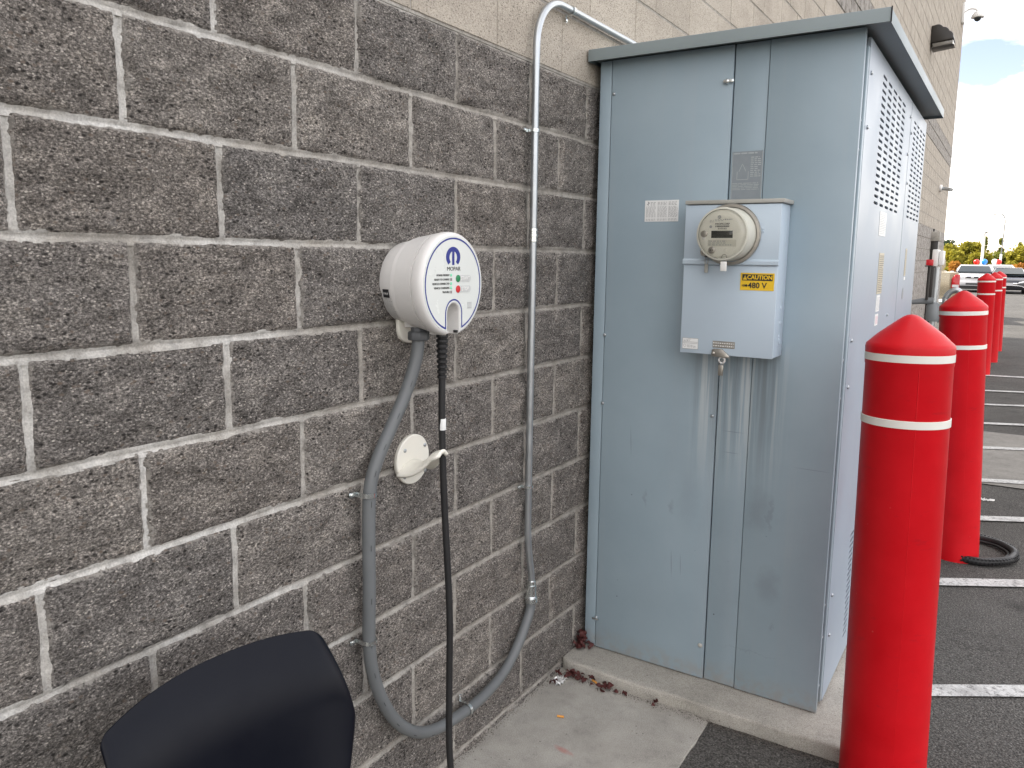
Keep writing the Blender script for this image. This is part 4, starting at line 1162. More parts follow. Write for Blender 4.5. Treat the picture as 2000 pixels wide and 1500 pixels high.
# dark info label on the left flank of the drum (curved with it)
def on_drum(a, x, lift):   # a measured from -y axis downward
    r_ = 0.1185+0.10*x if x < 0.05 else 0.1185+0.13*x
    r_ = 0.1112+(x-0.008)*0.1216
    return (x, CY-(r_+lift)*math.cos(a), CZ-(r_+lift)*math.sin(a))
def drum_patch(name, a0, a1, x0, x1, lift, mat, n=8, parent=CH):
    mb = MB(); mb.grid(lambda u, v: on_drum(a0+(a1-a0)*v, x0+(x1-x0)*u, lift), 1, n); return mb.build(name, mat, parent, fix=False)
bl_ = drum_patch('info_label', rad(7), rad(18), 0.020, 0.043, 0.0006, black_ink)
mb = MB()
for (xa_, xb_, da, sl_) in ((0.0225, 0.0255, 0, .4), (0.0275, 0.0300, 1, -.4), (0.0315, 0.0340, 0, .4), (0.0355, 0.0395, 1, .4)):
    a_ = rad(11); b_ = rad(14)
    mb.add([on_drum(b_, xa_, 0.0010), on_drum(b_, xa_+0.0018, 0.0010), on_drum(a_, xb_, 0.0010), on_drum(a_, xb_-0.0018, 0.0010)], [(0, 1, 2, 3)])
mb.build('emblem', white_ink, bl_, fix=False)
mb = MB()
for k in range(17):
    a_ = rad(19+k*1.9)
    x_ = 0.016+0.0003*k
    while x_ < 0.049-random.random()*0.008:
        w_ = random.uniform(0.002, 0.006)
        mb.add([on_drum(a_+0.008, x_, 0.0008), on_drum(a_+0.008, x_+w_, 0.0008), on_drum(a_-0.003, x_+w_, 0.0008), on_drum(a_-0.003, x_, 0.0008)], [(0, 1, 2, 3)])
        x_ += w_+0.0014
mb.build('small_print', grey_ink, CH, fix=False)
# mounting plate tongue below the drum
tg = [(0.940-0.005, 1.46), (0.937, 1.425), (0.945, 1.405), (0.965, 1.393), (1.030, 1.385), (1.050, 1.395), (1.055, 1.46)]
MB().prism(tg, 'x', 0.008, 0.022).build('mounting_plate', cream, CH, bevel=0.003)
MB().box(0.03, 0.125, 0.945, 1.035, 1.436, 1.454).build('gland_floor', white_plastic, CH, bevel=0.004)

# ------------------------------------------------------------------ FLEX CONDUIT
fc = empty('flexible_conduit', (0.04, 0.80, 0.6), 'thick grey flexible conduit looping down the block wall from the charger', 'conduit')
gx, gy = 0.075, 0.952
path = [(gx, gy, 1.43), (gx-0.003, gy-0.006, 1.36), (0.060, 0.918, 1.27), (0.050, 0.868, 1.18), (0.042, 0.822, 1.10), (0.038, 0.798, 1.03), (0.038, 0.791, 0.92), (0.038, 0.790, 0.76),
        (0.037, 0.788, 0.62), (0.037, 0.800, 0.52), (0.037, 0.842, 0.41), (0.037, 0.905, 0.315), (0.037, 0.990, 0.243), (0.037, 1.085, 0.206), (0.038, 1.20, 0.192), (0.036, 1.32, 0.188), (0.034, 1.45, 0.212), (0.033, 1.54, 0.268), (0.032, 1.603, 0.335), (0.032, 1.628, 0.375), (0.032, 1.634, 0.412)]
pp = spline(path, 10)
MB().tube(pp, 0.0172, 20).build('jacket', conduit_mat, fc, smooth=True)
# connector nuts
MB().lathe([(0.027, 0), (0.029, 0.003), (0.029, 0.020), (0.026, 0.024), (0.021, 0.024), (0.021, 0.034)], (gx, gy, 1.404), n=8).build('gland_nut', fitting_mat, fc, bevel=0.0012)
mb = MB()
for i in range(18, 150, 9):
    p = pp[i]; q_ = (pp[i+1]-pp[i]).normalized()
    side = Vector((1, 0, 0)); nb = q_.cross(side).normalized()
    c_ = p + (side*0.9+nb*0.42).normalized()*0.01735
    w_ = q_*0.008; h_ = nb*0.0012
    mb.add([c_-w_-h_, c_+w_-h_, c_+w_+h_, c_-w_+h_], [(0, 1, 2, 3)])
mb.build('print_marks', black_ink, fc, fix=False)['kind'] = 'stuff'
def strap(parent, p, d, r, side=-1, mat=zinc, w=0.011):
    """one-hole pipe strap round the pipe at p (pipe direction d), foot on the given side"""
    p = Vector(p); d = Vector(d).normalized()
    out = Vector((1, 0, 0)); s = d.cross(out).normalized()*side
    rr = r+0.0022
    prof_ = [(-rr, 0.0)]
    pts2 = [(rr*math.cos(rad(180-i*15)), rr*math.sin(rad(180-i*15))) for i in range(13)]
    pts2 = pts2 + [(rr*1.02, -0.6*p.x if False else -(p.x-0.004)*0.8), (rr+0.004, -(p.x-0.008)), (rr+0.022, -(p.x-0.008))]
    mb = MB()
    th = 0.0016
    n = len(pts2)
    vs = []
    for q2, lift in ((0, 0), (1, th)):
        for k, (a, b) in enumerate(pts2):
            nrm = Vector((a, b)).normalized() if k < 13 else Vector((1, 0)) if k == 13 else Vector((0.3, 1)).normalized()
            aa, bb = a+nrm.x*lift, b+nrm.y*lift
            for e_ in (-w/2, w/2): vs.append(p + s*aa + out*bb + d*e_)
    for k in range(n-1):
        a = k*2; b = a+2; o2 = n*2
        mb.f += [(a, a+1, b+1, b), (o2+a, o2+b, o2+b+1, o2+a+1), (a, b, o2+b, o2+a), (a+1, o2+a+1, o2+b+1, b+1)]
    mb.v = [Vector(v) for v in vs]
    st_ = mb.build('strap', mat, parent, smooth=True, ang=50)
    c_ = p + s*(rr+0.015) - out*(p.x-0.0095)
    MB().lathe([(0.0065, 0), (0.0065, 0.003), (0.003, 0.0045)], c_, 'x', 10).build('screw', zinc, parent, smooth=True)
    return st_
strap(fc, (0.038, 0.793, 1.015), (0, 0, 1), 0.0172, -1, w=0.013)
strap(fc, (0.037, 0.788, 0.615), (0, 0, 1), 0.0172, -1)
strap(fc, (0.037, 1.235, 0.190), (0, 1, -0.03), 0.0172, -1)

# ------------------------------------------------------------------ RIGID CONDUIT
rc = empty('steel_conduit', (0.03, 1.612, 0.45), 'shiny galvanised steel conduit rising up the wall and bending over the cabinet', 'conduit')
px = 0.030
vert = [(px+0.002, 1.634, 0.44), (px+0.002, 1.632, 0.50), (px, 1.618, 0.58), (px, 1.607, 0.66), (px, 1.605, 0.75), (px, 1.606, 1.2), (px, 1.608, 1.70), (px, 1.609, 2.25)]
vp = spline(vert[:5], 6)+[Vector(v) for v in vert[5:]]
bend = [Vector((px, 1.609+0.165*(1-math.cos(rad(a))), 2.30+0.165*math.sin(rad(a)))) for a in range(0, 91, 6)]
MB().tube(vp+bend+[Vector((px, 1.85, 2.4665)), Vector((px, 2.4, 2.472)), Vector((px, 4.6, 2.49))], 0.0118, 20).build('pipe', galv, rc, smooth=True)
cp_ = (px, 1.608, 1.676)
MB().lathe([(0.0125, 0), (0.0150, 0.001), (0.0150, 0.008), (0.0135, 0.009), (0.0135, 0.016), (0.0155, 0.017), (0.0155, 0.026), (0.0135, 0.027), (0.0135, 0.034), (0.0150, 0.035), (0.0150, 0.044), (0.0125, 0.046)], cp_, n=24).build('coupling', zinc, rc, smooth=True, ang=30)
cn_ = (0.032, 1.634, 0.400)
MB().lathe([(0.0205, 0), (0.0225, 0.001), (0.0225, 0.017), (0.0200, 0.019), (0.0205, 0.021), (0.0195, 0.023), (0.0180, 0.025), (0.0180, 0.058), (0.0180, 0.060), (0.0180, 0.064), (0.0140, 0.066), (0.0150, 0.070), (0.0150, 0.080), (0.0122, 0.083)], cn_, n=24).build('connector', zinc, rc, smooth=True, ang=30)
strap(rc, (px, 1.608, 2.035), (0, 0, 1), 0.0118, -1, w=0.010)
strap(rc, (px, 1.606, 0.835), (0, 0, 1), 0.0118, -1, w=0.009)
strap(rc, (px, 1.84, 2.4663), (0, 1, 0), 0.0118, 1, w=0.011)

# ------------------------------------------------------------------ CHARGING CABLE
cc = empty('charging_cable', (0.13, 0.99, 0.9), 'black rubber charging cable hanging straight down from the round charger', 'cable')
kx = 0.122; ky = 0.992
cab_pts = [(kx, ky, 1.415), (kx, ky, 1.30), (kx, ky+0.000, 1.15), (kx+0.004, ky+0.006, 0.95), (kx+0.012, ky+0.012, 0.75), (kx+0.018, ky+0.013, 0.60), (kx+0.022, ky+0.006, 0.42), (kx+0.03, ky-0.004, 0.25), (kx+0.05, ky-0.012, 0.12), (kx+0.10, ky-0.04, 0.04), (kx+0.2, ky-0.15, 0.018), (kx+0.28, ky-0.4, 0.017), (kx+0.2, ky-0.75, 0.017)]
MB().tube(spline(cab_pts, 10), 0.0095, 16).build('cable', rubber, cc, smooth=True)
prof = [(0.0165, 0.0)]
h = 0.0
L = 0.125
nrib = 9
pr = []
for i in range(nrib):
    z0_ = i*L/nrib; r_ = 0.0125+0.0045*(i/nrib)
    pr += [(r_-0.0035, z0_), (r_, z0_+0.002), (r_, z0_+L/nrib-0.005), (r_-0.0035, z0_+L/nrib-0.003)]
MB().lathe(pr, (kx, ky, 1.300), n=20).build('strain_relief', rubber, cc, smooth=True, ang=30)
MB().lathe([(0.0099, 0), (0.0101, 0.001), (0.0101, 0.030), (0.0099, 0.031)], (kx+0.0008, ky+0.0005, 1.160), n=20).build('paper_tag', sticker, cc, smooth=True)

# ------------------------------------------------------------------ CABLE HOOK
hk = empty('cable_hook', (0.0, 1.0, 1.058), 'cream plastic cable holster hook with round screwed base plate on the wall', 'cable hook')
HY, HZ, HR = 1.0, 1.060, 0.0705
MB().lathe([(HR-0.001, 0.004), (HR, 0.006), (HR, 0.014), (HR-0.003, 0.0165)], (0, HY, HZ), 'x', 48).build('base_plate', cream, hk, smooth=True, ang=30)
# spoon: a curved trough sweeping out from the base and curling up over at the tip
def spoon(u, v):
    # u along outward 0..1, v across -1..1
    s = v*2-1
    x = 0.014+0.128*u
    tip = math.sqrt(max(0.0, 1-max(0, (u-0.86)/0.14)**2))
    wd = (0.040*(1-u)**1.2+0.0250)*(0.55+0.45*tip)
    lift = -0.008*math.sin(math.pi*min(1, u*1.3)) + 0.064*u**1.7 - 0.055*max(0, u-0.78)
    z = HZ-0.004+lift-(0.016*(1-u)+0.014)*abs(s)**2.0
    y = HY-0.006-0.022*u**1.5+s*wd
    return (x, y, z)
mb = MB(); mb.grid(spoon, 20, 16)
o = mb.build('spoon', cream, hk, smooth=True, ang=60)
md = o.modifiers.new('thick', 'SOLIDIFY'); md.thickness = 0.010; md.offset = 0
MB().prism([(0.016, HZ-0.050), (0.016, HZ-0.012), (0.060, HZ-0.010), (0.045, HZ-0.022)], 'y', HY-0.004, HY+0.004).build('rib', cream, hk, bevel=0.0015)
for (a, b) in ((0.962, 1.092), (1.049, 1.092), (0.960, 1.017), (1.049, 1.017)):
    MB().lathe([(0.0055, 0), (0.0055, 0.002), (0.003, 0.0035)], (0.0165, a, b), 'x', 10).build('screw', galv, hk, smooth=True)

# ------------------------------------------------------------------ CHAIR
chair = empty('moulded_chair', (0.45, 0.22, 0.0), 'black moulded plastic chair with rounded tall back standing against the wall', 'chair', rot=(0, 0, 0))
def shell(u, v):
    s = math.sin((u-0.5)*math.pi*0.98)/math.sin(0.49*math.pi); t_ = v**1.4
    half = 0.243 + 0.008*math.sin(math.pi*min(1, t_*1.5)) - 0.13*max(0, t_-0.35)
    s0, cd = (0.93, 0.018) if s < 0 else (0.80, 0.070)
    e_ = max(0.0, (abs(s)-s0)/(1-s0))
    ztop = 0.866-0.040*abs(s+0.10)**2.2*(1.0 if s < 0 else 0.62) - cd*(1-math.sqrt(max(0.0, 1-e_*e_)))
    z = ztop-t_*(ztop-0.44)
    y = 0.222+s*half
    x = 0.205+0.030*(s+1)/2+0.085*t_+0.035*abs(s)**2.2 - 0.035*max(0, 1-t_/0.35)**2 - 0.010
    # seat sweep
    return (x, y, z)
mb = MB(); mb.grid(shell, 60, 60)
o = mb.build('backrest', black_shell, chair, smooth=True, ang=80)
md = o.modifiers.new('thick', 'SOLIDIFY'); md.thickness = 0.007; md.offset = -1
def seatf(u, v):
    s = u*2-1
    x = 0.285+0.43*v
    z = 0.445 - 0.015*math.sin(math.pi*v) + 0.02*abs(s)**2.5 - 0.035*max(0, v-0.8)/0.2
    if v < 0.12: z += (0.12-v)*0.4
    return (x, 0.225+s*(0.225-0.02*abs(v-0.5)), z)
mb = MB(); mb.grid(seatf, 24, 20)
o = mb.build('seat', black_shell, chair, smooth=True, ang=80)
md = o.modifiers.new('thick', 'SOLIDIFY'); md.thickness = 0.010
for sx_, sy_ in ((0.31, 0.04), (0.31, 0.41), (0.66, 0.04), (0.66, 0.41)):
    dx = -0.06 if sx_ < 0.5 else 0.05; dy = -0.03 if sy_ < 0.2 else 0.03
    MB().tube([(sx_, sy_, 0.436), (sx_+dx, sy_+dy, 0.007)], 0.011, 12).build('leg', chair_metal, chair, smooth=True)

# ------------------------------------------------------------------ BOLLARDS
def bollard(loc, label, lean=(0, 0), proto=None, spin=0.0):
    if proto is None:
        t = empty('bollard', (0, 0, 0), label, 'bollard', 'red bollards in a row along the wall')
        R_ = 0.1155
        H_ = 1.392
        MB().lathe([(R_+0.0045, -0.015), (R_-0.0015, H_-0.055), (R_, H_-0.052), (R_+0.0008, H_-0.004), (R_-0.001, H_+0.004), (R_-0.006, H_+0.009), (0.085, H_+0.033), (0.055, H_+0.0565), (0.034, H_+0.073), (0.022, H_+0.0815), (0.012, H_+0.0865), (0.002, H_+0.088)],
                   (0, 0, 0), n=64).build('sleeve', red, t, smooth=True, ang=50)
        for z0_ in (1.350, 1.168):
            q_ = 0.006*(1.34-z0_)/1.35
            MB().lathe([(R_-0.0012+q_, 0), (R_+0.0012+q_, 0.0008), (R_+0.0012+q_, 0.0215), (R_-0.0012+q_, 0.0225)], (0, 0, z0_), n=64, cap=False).build('white_band', band_mat, t, smooth=True, ang=50)
        MB().tube([((R_+0.0028)*0.33, -(R_+0.0033)*0.944, 0.0), ((R_-0.0016)*0.33, -(R_-0.0016)*0.944, H_-0.06)], 0.0012, 6).build('mould_seam', red, t, smooth=True)
        me = t
    else:
        t = copy_tree(proto)
        t['label'] = label
    t.location = loc
    t.rotation_euler = (lean[1], lean[0], rad(spin))
    return t
b0 = bollard((1.186, 1.80, 0), 'nearest red bollard, cut by the bottom of the photo, with two white bands', (rad(-1.1), rad(-1.0)), None)
bollard((1.246, 4.24, 0), 'second red bollard from the camera, standing in a black tyre ring', (rad(-2.9), 0), b0)
bollard((1.10, 12.75, 0), 'third red bollard, first of the distant overlapping cluster', (rad(-1.6), 0), b0)
bollard((1.165, 14.6, 0), 'fourth red bollard, in the middle of the distant cluster', (rad(-1.6), 0), b0)
bollard((1.20, 16.6, 0), 'fifth red bollard, farthest of the distant cluster', (rad(-1.6), 0), b0)
# knobbly rubber ring round the foot of the second bollard
tr = empty('tyre_ring', (1.33, 4.36, 0), 'black knobbly rubber tyre ring lying around the second bollard foot', 'tyre')
TC, TR = Vector((1.325, 4.36, 0.018)), 0.205
def ringpts(r, z, n=72, wob=0.004):
    return [(TC.x+r*math.cos(2*math.pi*i/n)+wob*math.sin(i*0.7), TC.y+1.05*r*math.sin(2*math.pi*i/n), z+0.003*math.sin(i*0.31)) for i in range(n+1)]
MB().tube(ringpts(TR, 0.022), 0.021, 12, cap=False).build('tyre', rubber, tr, smooth=True)
MB().tube(ringpts(TR-0.03, 0.014), 0.008, 8, cap=False).build('bead', rubber, tr, smooth=True)
mb = MB()
for i in range(72):
    a = 2*math.pi*i/72
    for dz, rr_ in ((0.016, 0.021), (0.036, 0.016)):
        c_ = Vector((TC.x+(TR+rr_)*math.cos(a), TC.y+1.05*(TR+rr_)*math.sin(a), dz))
        mb.box(c_.x-0.005, c_.x+0.005, c_.y-0.005, c_.y+0.005, c_.z-0.005, c_.z+0.005)
o = mb.build('tread_knobs', rubber, tr); o['kind'] = 'stuff'

# ------------------------------------------------------------------ LITTER
def leaf_mesh(seed):
    rnd = random.Random(seed)
    mb = MB(); n = 7; L_ = rnd.uniform(0.014, 0.026); W_ = L_*rnd.uniform(0.28, 0.42); cu = rnd.uniform(0.3, 1.0)
    vs = []
    for i in range(n+1):
        t = i/n; w = W_*math.sin(math.pi*min(1, t*0.92+0.05))**0.8
        z = cu*0.012*math.sin(math.pi*t); k = cu*w*0.6
        vs += [(t*L_-L_/2, -w, z+k), (t*L_-L_/2, 0, z), (t*L_-L_/2, w, z+k)]
    fs = []
    for i in range(n):
        for j in range(2): fs.append((i*3+j, i*3+j+1, i*3+j+4, i*3+j+3))
    me = bpy.data.meshes.new('dry_leaf'); me.from_pydata(vs, [], fs); me.shade_smooth(); me.materials.append(red_leaf)
    return me
LEAVES = [leaf_mesh(i) for i in range(6)]
def leaf_pile(name, label, spots):
    t = empty(name, (*spots[0][:2], 0), label, 'leaves')
    o0 = Vector((*spots[0][:2], 0))
    for (cx, cy_, z, sp, n, hgt) in spots:
        for i in range(int(n*1.7)):
            o = bpy.data.objects.new('leaf', random.choice(LEAVES)); COL.objects.link(o); o.parent = t
            o.location = Vector((cx+random.gauss(0, sp), cy_+random.gauss(0, sp*0.8), z+0.006+random.random()*hgt))-o0
            o.location.x = max(o.location.x, 0.02-o0.x)
            o.rotation_euler = (random.uniform(-0.9, 0.9), random.uniform(-0.9, 0.9), random.uniform(0, 6.3))
            s_ = random.uniform(0.8, 1.2); o.scale = (s_, s_, s_)
    return t
leaf_pile('leaf_heap', 'heap of dry dark red leaves in the corner beside the cabinet foot on the pad', [(0.022, 2.05, 0.05, 0.010, 12, 0.05), (0.028, 2.035, 0.05, 0.015, 10, 0.03), (0.06, 2.055, 0.05, 0.010, 5, 0.012)])
leaf_pile('leaf_drift', 'drift of dry dark red leaves on the slab along the pad front edge', [(0.075, 1.885, 0.006, 0.018, 13, 0.014), (0.20, 1.885, 0.006, 0.025, 9, 0.008), (0.12, 1.878, 0.006, 0.02, 6, 0.006), (0.27, 1.888, 0.006, 0.02, 3, 0.004), (0.03, 1.80, 0.006, 0.014, 2, 0.004)])
leaf_pile('fallen_leaf', 'single curled dark red leaf scrap at the pad edge nearer the middle', [(0.425, 1.878, 0.006, 0.006, 2, 0.012)])
def crumple(name, label, cat, loc, size, mat, seed, flat=0.5):
    mb = MB()
    def fn(u, v):
        x = (u-.5)*size[0]; y = (v-.5)*size[1]
        q = Vector((u*3.1+seed, v*3.3, seed))
        e = 0.6+0.4*noise.noise(q*1.3)
        return (loc[0]+x*e+0.004*noise.noise(q*4), loc[1]+y*e+0.004*noise.noise(q*4+Vector((5, 5, 5))), loc[2]+0.002+abs(noise.noise(q*2.4))*size[2])
    mb.grid(fn, 14, 12)
    o = mb.build(name, mat, smooth=False); tag(o, label, cat)
    return o
crumple('foil_wrapper', 'crumpled silver foil wrapper lying at the wall foot by the leaves', 'wrapper', (0.050, 1.825, 0.006), (0.07, 0.10, 0.022), foil, 3)
crumple('paper_scrap', 'small white paper scrap on the asphalt beside the second bollard', 'paper', (1.36, 5.53, 0.0), (0.13, 0.06, 0.02), white_paper, 8)
def butt(label, loc, rz, white=0.0):
    t = empty('cigarette_butt', loc, label, 'cigarette butt', 'cigarette butts on the slab', rot=(0, 0, rz))
    mb = MB().tube([(-0.011, 0, 0.004), (0.013, 0, 0.004)], 0.0040, 10); mb.build('filter', butt_orange, t, smooth=True, local=True)
    if white:
        MB().tube([(-0.011-white, 0, 0.0042), (-0.0113, 0, 0.0041)], 0.0038, 10).build('paper_end', white_paper, t, smooth=True, local=True)
butt('orange cigarette butt alone on the concrete slab', (0.169, 1.62, 0.007), rad(20))
butt('cigarette butt with white paper end among the leaves by the pad', (0.165, 1.897, 0.007), rad(-22), 0.013)
# grit gathered in the corners
mb = MB()
for i in range(2600):
    if random.random() < 0.55:
        x = random.uniform(0.02, 1.05); y = 1.90-abs(random.gauss(0, 0.018))+(0.03*(x-.4)**2 if x > .4 else 0)
        z = 0.006 if x < 0.618 else 0.0
    else:
        y = random.uniform(-0.5, 1.9); x = 0.006+abs(random.gauss(0, 0.010)); z = 0.006
    s_ = random.uniform(0.0006, 0.0022)*(1.6 if random.random() < 0.06 else 1)
    a = random.random()*6
    mb.add([(x+s_*math.cos(a), y+s_*math.sin(a), z), (x+s_*math.cos(a+2.1), y+s_*math.sin(a+2.1), z), (x+s_*math.cos(a+4.2), y+s_*math.sin(a+4.2), z), (x, y, z+s_*1.2)], [(0, 1, 3), (1, 2, 3), (2, 0, 3)])
o = mb.build('grit', grit_mat, fix=False); tag(o, 'dark grit and crumbs gathered along the wall foot and pad edge', 'grit', kind='stuff')

# ------------------------------------------------------------------ VEHICLES
def wheel(parent, x, y, r=0.36, w=0.24):
    wobj = MB().lathe([(r*0.62, 0), (r*0.95, 0.0), (r, 0.03), (r, w-0.03), (r*0.95, w), (r*0.62, w)], (x-w/2, y, r), 'x', 28).build('wheel', rubber, parent, smooth=True, ang=40)
    MB().lathe([(r*0.60, 0.02), (r*0.58, 0.04), (r*0.2, 0.06), (r*0.2, w-0.06), (r*0.58, w-0.04), (r*0.60, w-0.02)], (x-w/2, y, r), 'x', 20).build('rim', galv, wobj, smooth=True, ang=40)
def loft(sections, mat, name, parent, bevel=0.03, smooth=True):
    """sections = [(y, [(x,z)...])] joined"""
    n = len(sections[0][1]); vs = []; fs = []
    for y, pts in sections: vs += [(x, y, z) for x, z in pts]
    for k in range(len(sections)-1):
        for i in range(n):
            j = (i+1) % n
            fs.append((k*n+i, k*n+j, (k+1)*n+j, (k+1)*n+i))
    fs.append(tuple(reversed(range(n)))); fs.append(tuple(range((len(sections)-1)*n, len(sections)*n)))
    return MB().add(vs, fs).build(name, mat, parent, bevel=bevel, ang=20)
def sec(cx, hw, z0, z1, tuck=0.06, top=None):
    ht = hw-tuck if top is None else top
    zm = z0+(z1-z0)*0.55
    return [(cx-hw*0.94, z0), (cx+hw*0.94, z0), (cx+hw, z0+0.12), (cx+hw, zm), (cx+ht, z1), (cx-ht, z1), (cx-hw, zm), (cx-hw, z0+0.12)]
# tan pickup seen from behind (its right rear corner shows past the building)
t = empty('pickup_truck', (-0.82, 26.5, 0), 'tan pickup truck parked just past the building corner, tail towards us', 'pickup truck')
cx = -0.82; hw = 0.97
loft([(24.0, sec(cx, hw, 0.50, 1.36, 0.02)), (25.9, sec(cx, hw, 0.48, 1.36, 0.02))], tan_car, 'bed', t, 0.025)
loft([(25.93, sec(cx, hw, 0.45, 1.40, 0.03)), (29.5, sec(cx, hw, 0.45, 1.25, 0.05)), (29.9, sec(cx, hw*0.96, 0.5, 1.0, 0.06))], tan_car, 'body', t, 0.04)
loft([(26.0, sec(cx, hw*0.93, 1.38, 1.90, 0.12)), (27.3, sec(cx, hw*0.93, 1.38, 1.90, 0.12)), (28.2, sec(cx, hw*0.9, 1.25, 1.30, 0.12))], tan_car, 'cab', t, 0.05)
MB().add([(cx-0.75, 25.985, 1.45), (cx+0.75, 25.985, 1.45), (cx+0.68, 25.985, 1.83), (cx-0.68, 25.985, 1.83)], [(0, 1, 2, 3)]).build('rear_window', car_glass, t, fix=False)
MB().box(cx-0.74, cx+0.74, 23.965, 23.998, 0.66, 1.33).build('tailgate', tan_car, t, bevel=0.02)
MB().box(cx-0.98, cx+0.98, 23.80, 23.99, 0.46, 0.64).build('rear_bumper', chrome, t, bevel=0.03)
for s_ in (-1, 1):
    l_ = MB().prism([(cx+s_*0.78, 0.80), (cx+s_*0.975, 0.80), (cx+s_*0.975, 1.30), (cx+s_*0.86, 1.30), (cx+s_*0.78, 1.18)], 'y', 23.93, 23.999).build('tail_light', lamp_red, t, bevel=0.01)
    MB().box(cx+s_*0.875-0.08, cx+s_*0.875+0.08, 23.915, 23.929, 0.96, 1.03).build('reverse_lens', head_lamp, l_)
for x_ in (cx-0.84, cx+0.84):
    for y_ in (24.9, 28.6): wheel(t, x_, y_, 0.39)
t.rotation_euler = (0, 0, rad(12)); t.location = (-1.33, 26.3, 0)
# white SUV facing us
def front_suv(t, cx, y0, hw, H_, mat):
    loft([(y0, sec(cx, hw*0.93, 0.35, 1.02, 0.04)), (y0+0.25, sec(cx, hw, 0.30, 1.10, 0.05)), (y0+1.35, sec(cx, hw, 0.30, 1.18, 0.06)), (y0+4.6, sec(cx, hw, 0.32, 1.15, 0.05)), (y0+4.75, sec(cx, hw*0.95, 0.4, 1.0, 0.05))], mat, 'body', t, 0.05)
    loft([(y0+1.30, sec(cx, hw*0.94, 1.12, 1.20, 0.05)), (y0+2.1, sec(cx, hw*0.92, 1.12, H_, 0.17)), (y0+4.4, sec(cx, hw*0.92, 1.12, H_-0.02, 0.17)), (y0+4.65, sec(cx, hw*0.92, 1.12, 1.25, 0.10))], mat, 'cabin', t, 0.05)
    MB().add([(cx-hw*0.86, y0+1.24, 1.21), (cx+hw*0.86, y0+1.24, 1.21), (cx+hw*0.72, y0+1.93, H_-0.07), (cx-hw*0.72, y0+1.93, H_-0.07)], [(0, 1, 2, 3)]).build('windscreen', car_glass, t, fix=False)
    for x_ in (cx-hw+0.14, cx+hw-0.14):
        for y_ in (y0+0.95, y0+3.8): wheel(t, x_, y_, 0.36)
t = empty('white_suv', (-0.55, 52.2, 0), 'white sport utility vehicle parked facing us at the end of the lot', 'car')
cx, y0, hw = -0.55, 50.0, 0.98
front_suv(t, cx, y0, hw, 1.72, white_car)
gr = MB().box(cx-0.36, cx+0.36, y0-0.035, y0-0.002, 0.86, 1.02).build('grille', chrome, t, bevel=0.02)
MB().box(cx-0.29, cx+0.29, y0-0.042, y0-0.036, 0.895, 0.985).build('mesh', rubber, gr)
MB().lathe([(0.07, 0), (0.06, 0.008)], (cx, y0-0.043, 0.94), '-y', 20).build('badge', chrome, gr, smooth=True)
MB().box(cx-0.95, cx+0.95, y0-0.12, y0-0.003, 0.40, 0.72).build('front_bumper', white_car, t, bevel=0.05)
MB().box(cx-0.30, cx+0.30, y0-0.13, y0-0.121, 0.48, 0.58).build('air_intake', rubber, t)
MB().box(cx-0.80, cx+0.80, y0-0.06, y0+0.4, 0.20, 0.395).build('undertray', rubber, t)
for s_ in (-1, 1): MB().box(cx+s_*0.66-0.18, cx+s_*0.66+0.18, y0-0.03, y0+0.1, 0.84, 1.0).build('headlight', head_lamp, t, bevel=0.02)
for s_ in (-1, 1): MB().box(cx+s_*1.10-0.10, cx+s_*1.10+0.10, y0+1.5, y0+1.62, 1.14, 1.30).build('door_mirror', white_car, t, bevel=0.03)
t.scale = (1, 1, 0.88)
# black saloon facing us
t = empty('black_sedan', (1.1, 51.0, 0), 'black saloon car facing us right of the distant bollards', 'car')
cx, y0, hw = 1.12, 49.0, 0.91
loft([(y0, sec(cx, hw*0.88, 0.25, 0.66, 0.04)), (y0+0.3, sec(cx, hw*0.98, 0.20, 0.78, 0.06)), (y0+1.4, sec(cx, hw, 0.20, 0.93, 0.06)), (y0+4.0, sec(cx, hw, 0.22, 0.95, 0.05)), (y0+4.6, sec(cx, hw*0.92, 0.3, 0.88, 0.05))], black_car, 'body', t, 0.05)
loft([(y0+1.35, sec(cx, hw*0.90, 0.88, 0.95, 0.05)), (y0+2.2, sec(cx, hw*0.88, 0.88, 1.37, 0.20)), (y0+3.1, sec(cx, hw*0.88, 0.88, 1.38, 0.20)), (y0+4.1, sec(cx, hw*0.88, 0.88, 0.97, 0.10))], black_car, 'cabin', t, 0.06)
MB().add([(cx-hw*0.82, y0+1.30, 0.965), (cx+hw*0.82, y0+1.30, 0.965), (cx+hw*0.66, y0+2.02, 1.32), (cx-hw*0.66, y0+2.02, 1.32)], [(0, 1, 2, 3)]).build('windscreen', car_glass, t, fix=False)
for s_ in (-1, 1):
    MB().prism([(cx+s_*0.46, 0.56), (cx+s_*0.84, 0.62), (cx+s_*0.84, 0.72), (cx+s_*0.52, 0.64)], 'y', y0-0.03, y0+0.3).build('headlight', head_lamp, t, bevel=0.01)
    MB().box(cx+s_*1.02-0.09, cx+s_*1.02+0.09, y0+1.6, y0+1.7, 0.95, 1.07).build('door_mirror', black_car, t, bevel=0.02)
MB().tube(spline([(cx-0.78, y0-0.02, 0.36), (cx-0.55, y0-0.05, 0.44), (cx, y0-0.06, 0.46), (cx+0.55, y0-0.05, 0.44), (cx+0.78, y0-0.02, 0.36), (cx+0.86, y0, 0.30)], 5), 0.018).build('chrome_trim', chrome, t, smooth=True)
MB().box(cx-0.26, cx+0.26, y0-0.075, y0-0.062, 0.46, 0.60).build('number_plate', white_car, t)
MB().box(cx-0.45, cx+0.45, y0-0.02, y0-0.001, 0.50, 0.60).build('grille', chrome, t, bevel=0.02)
for x_ in (cx-hw+0.12, cx+hw-0.12):
    for y_ in (y0+0.9, y0+3.6): wheel(t, x_, y_, 0.32, 0.22)
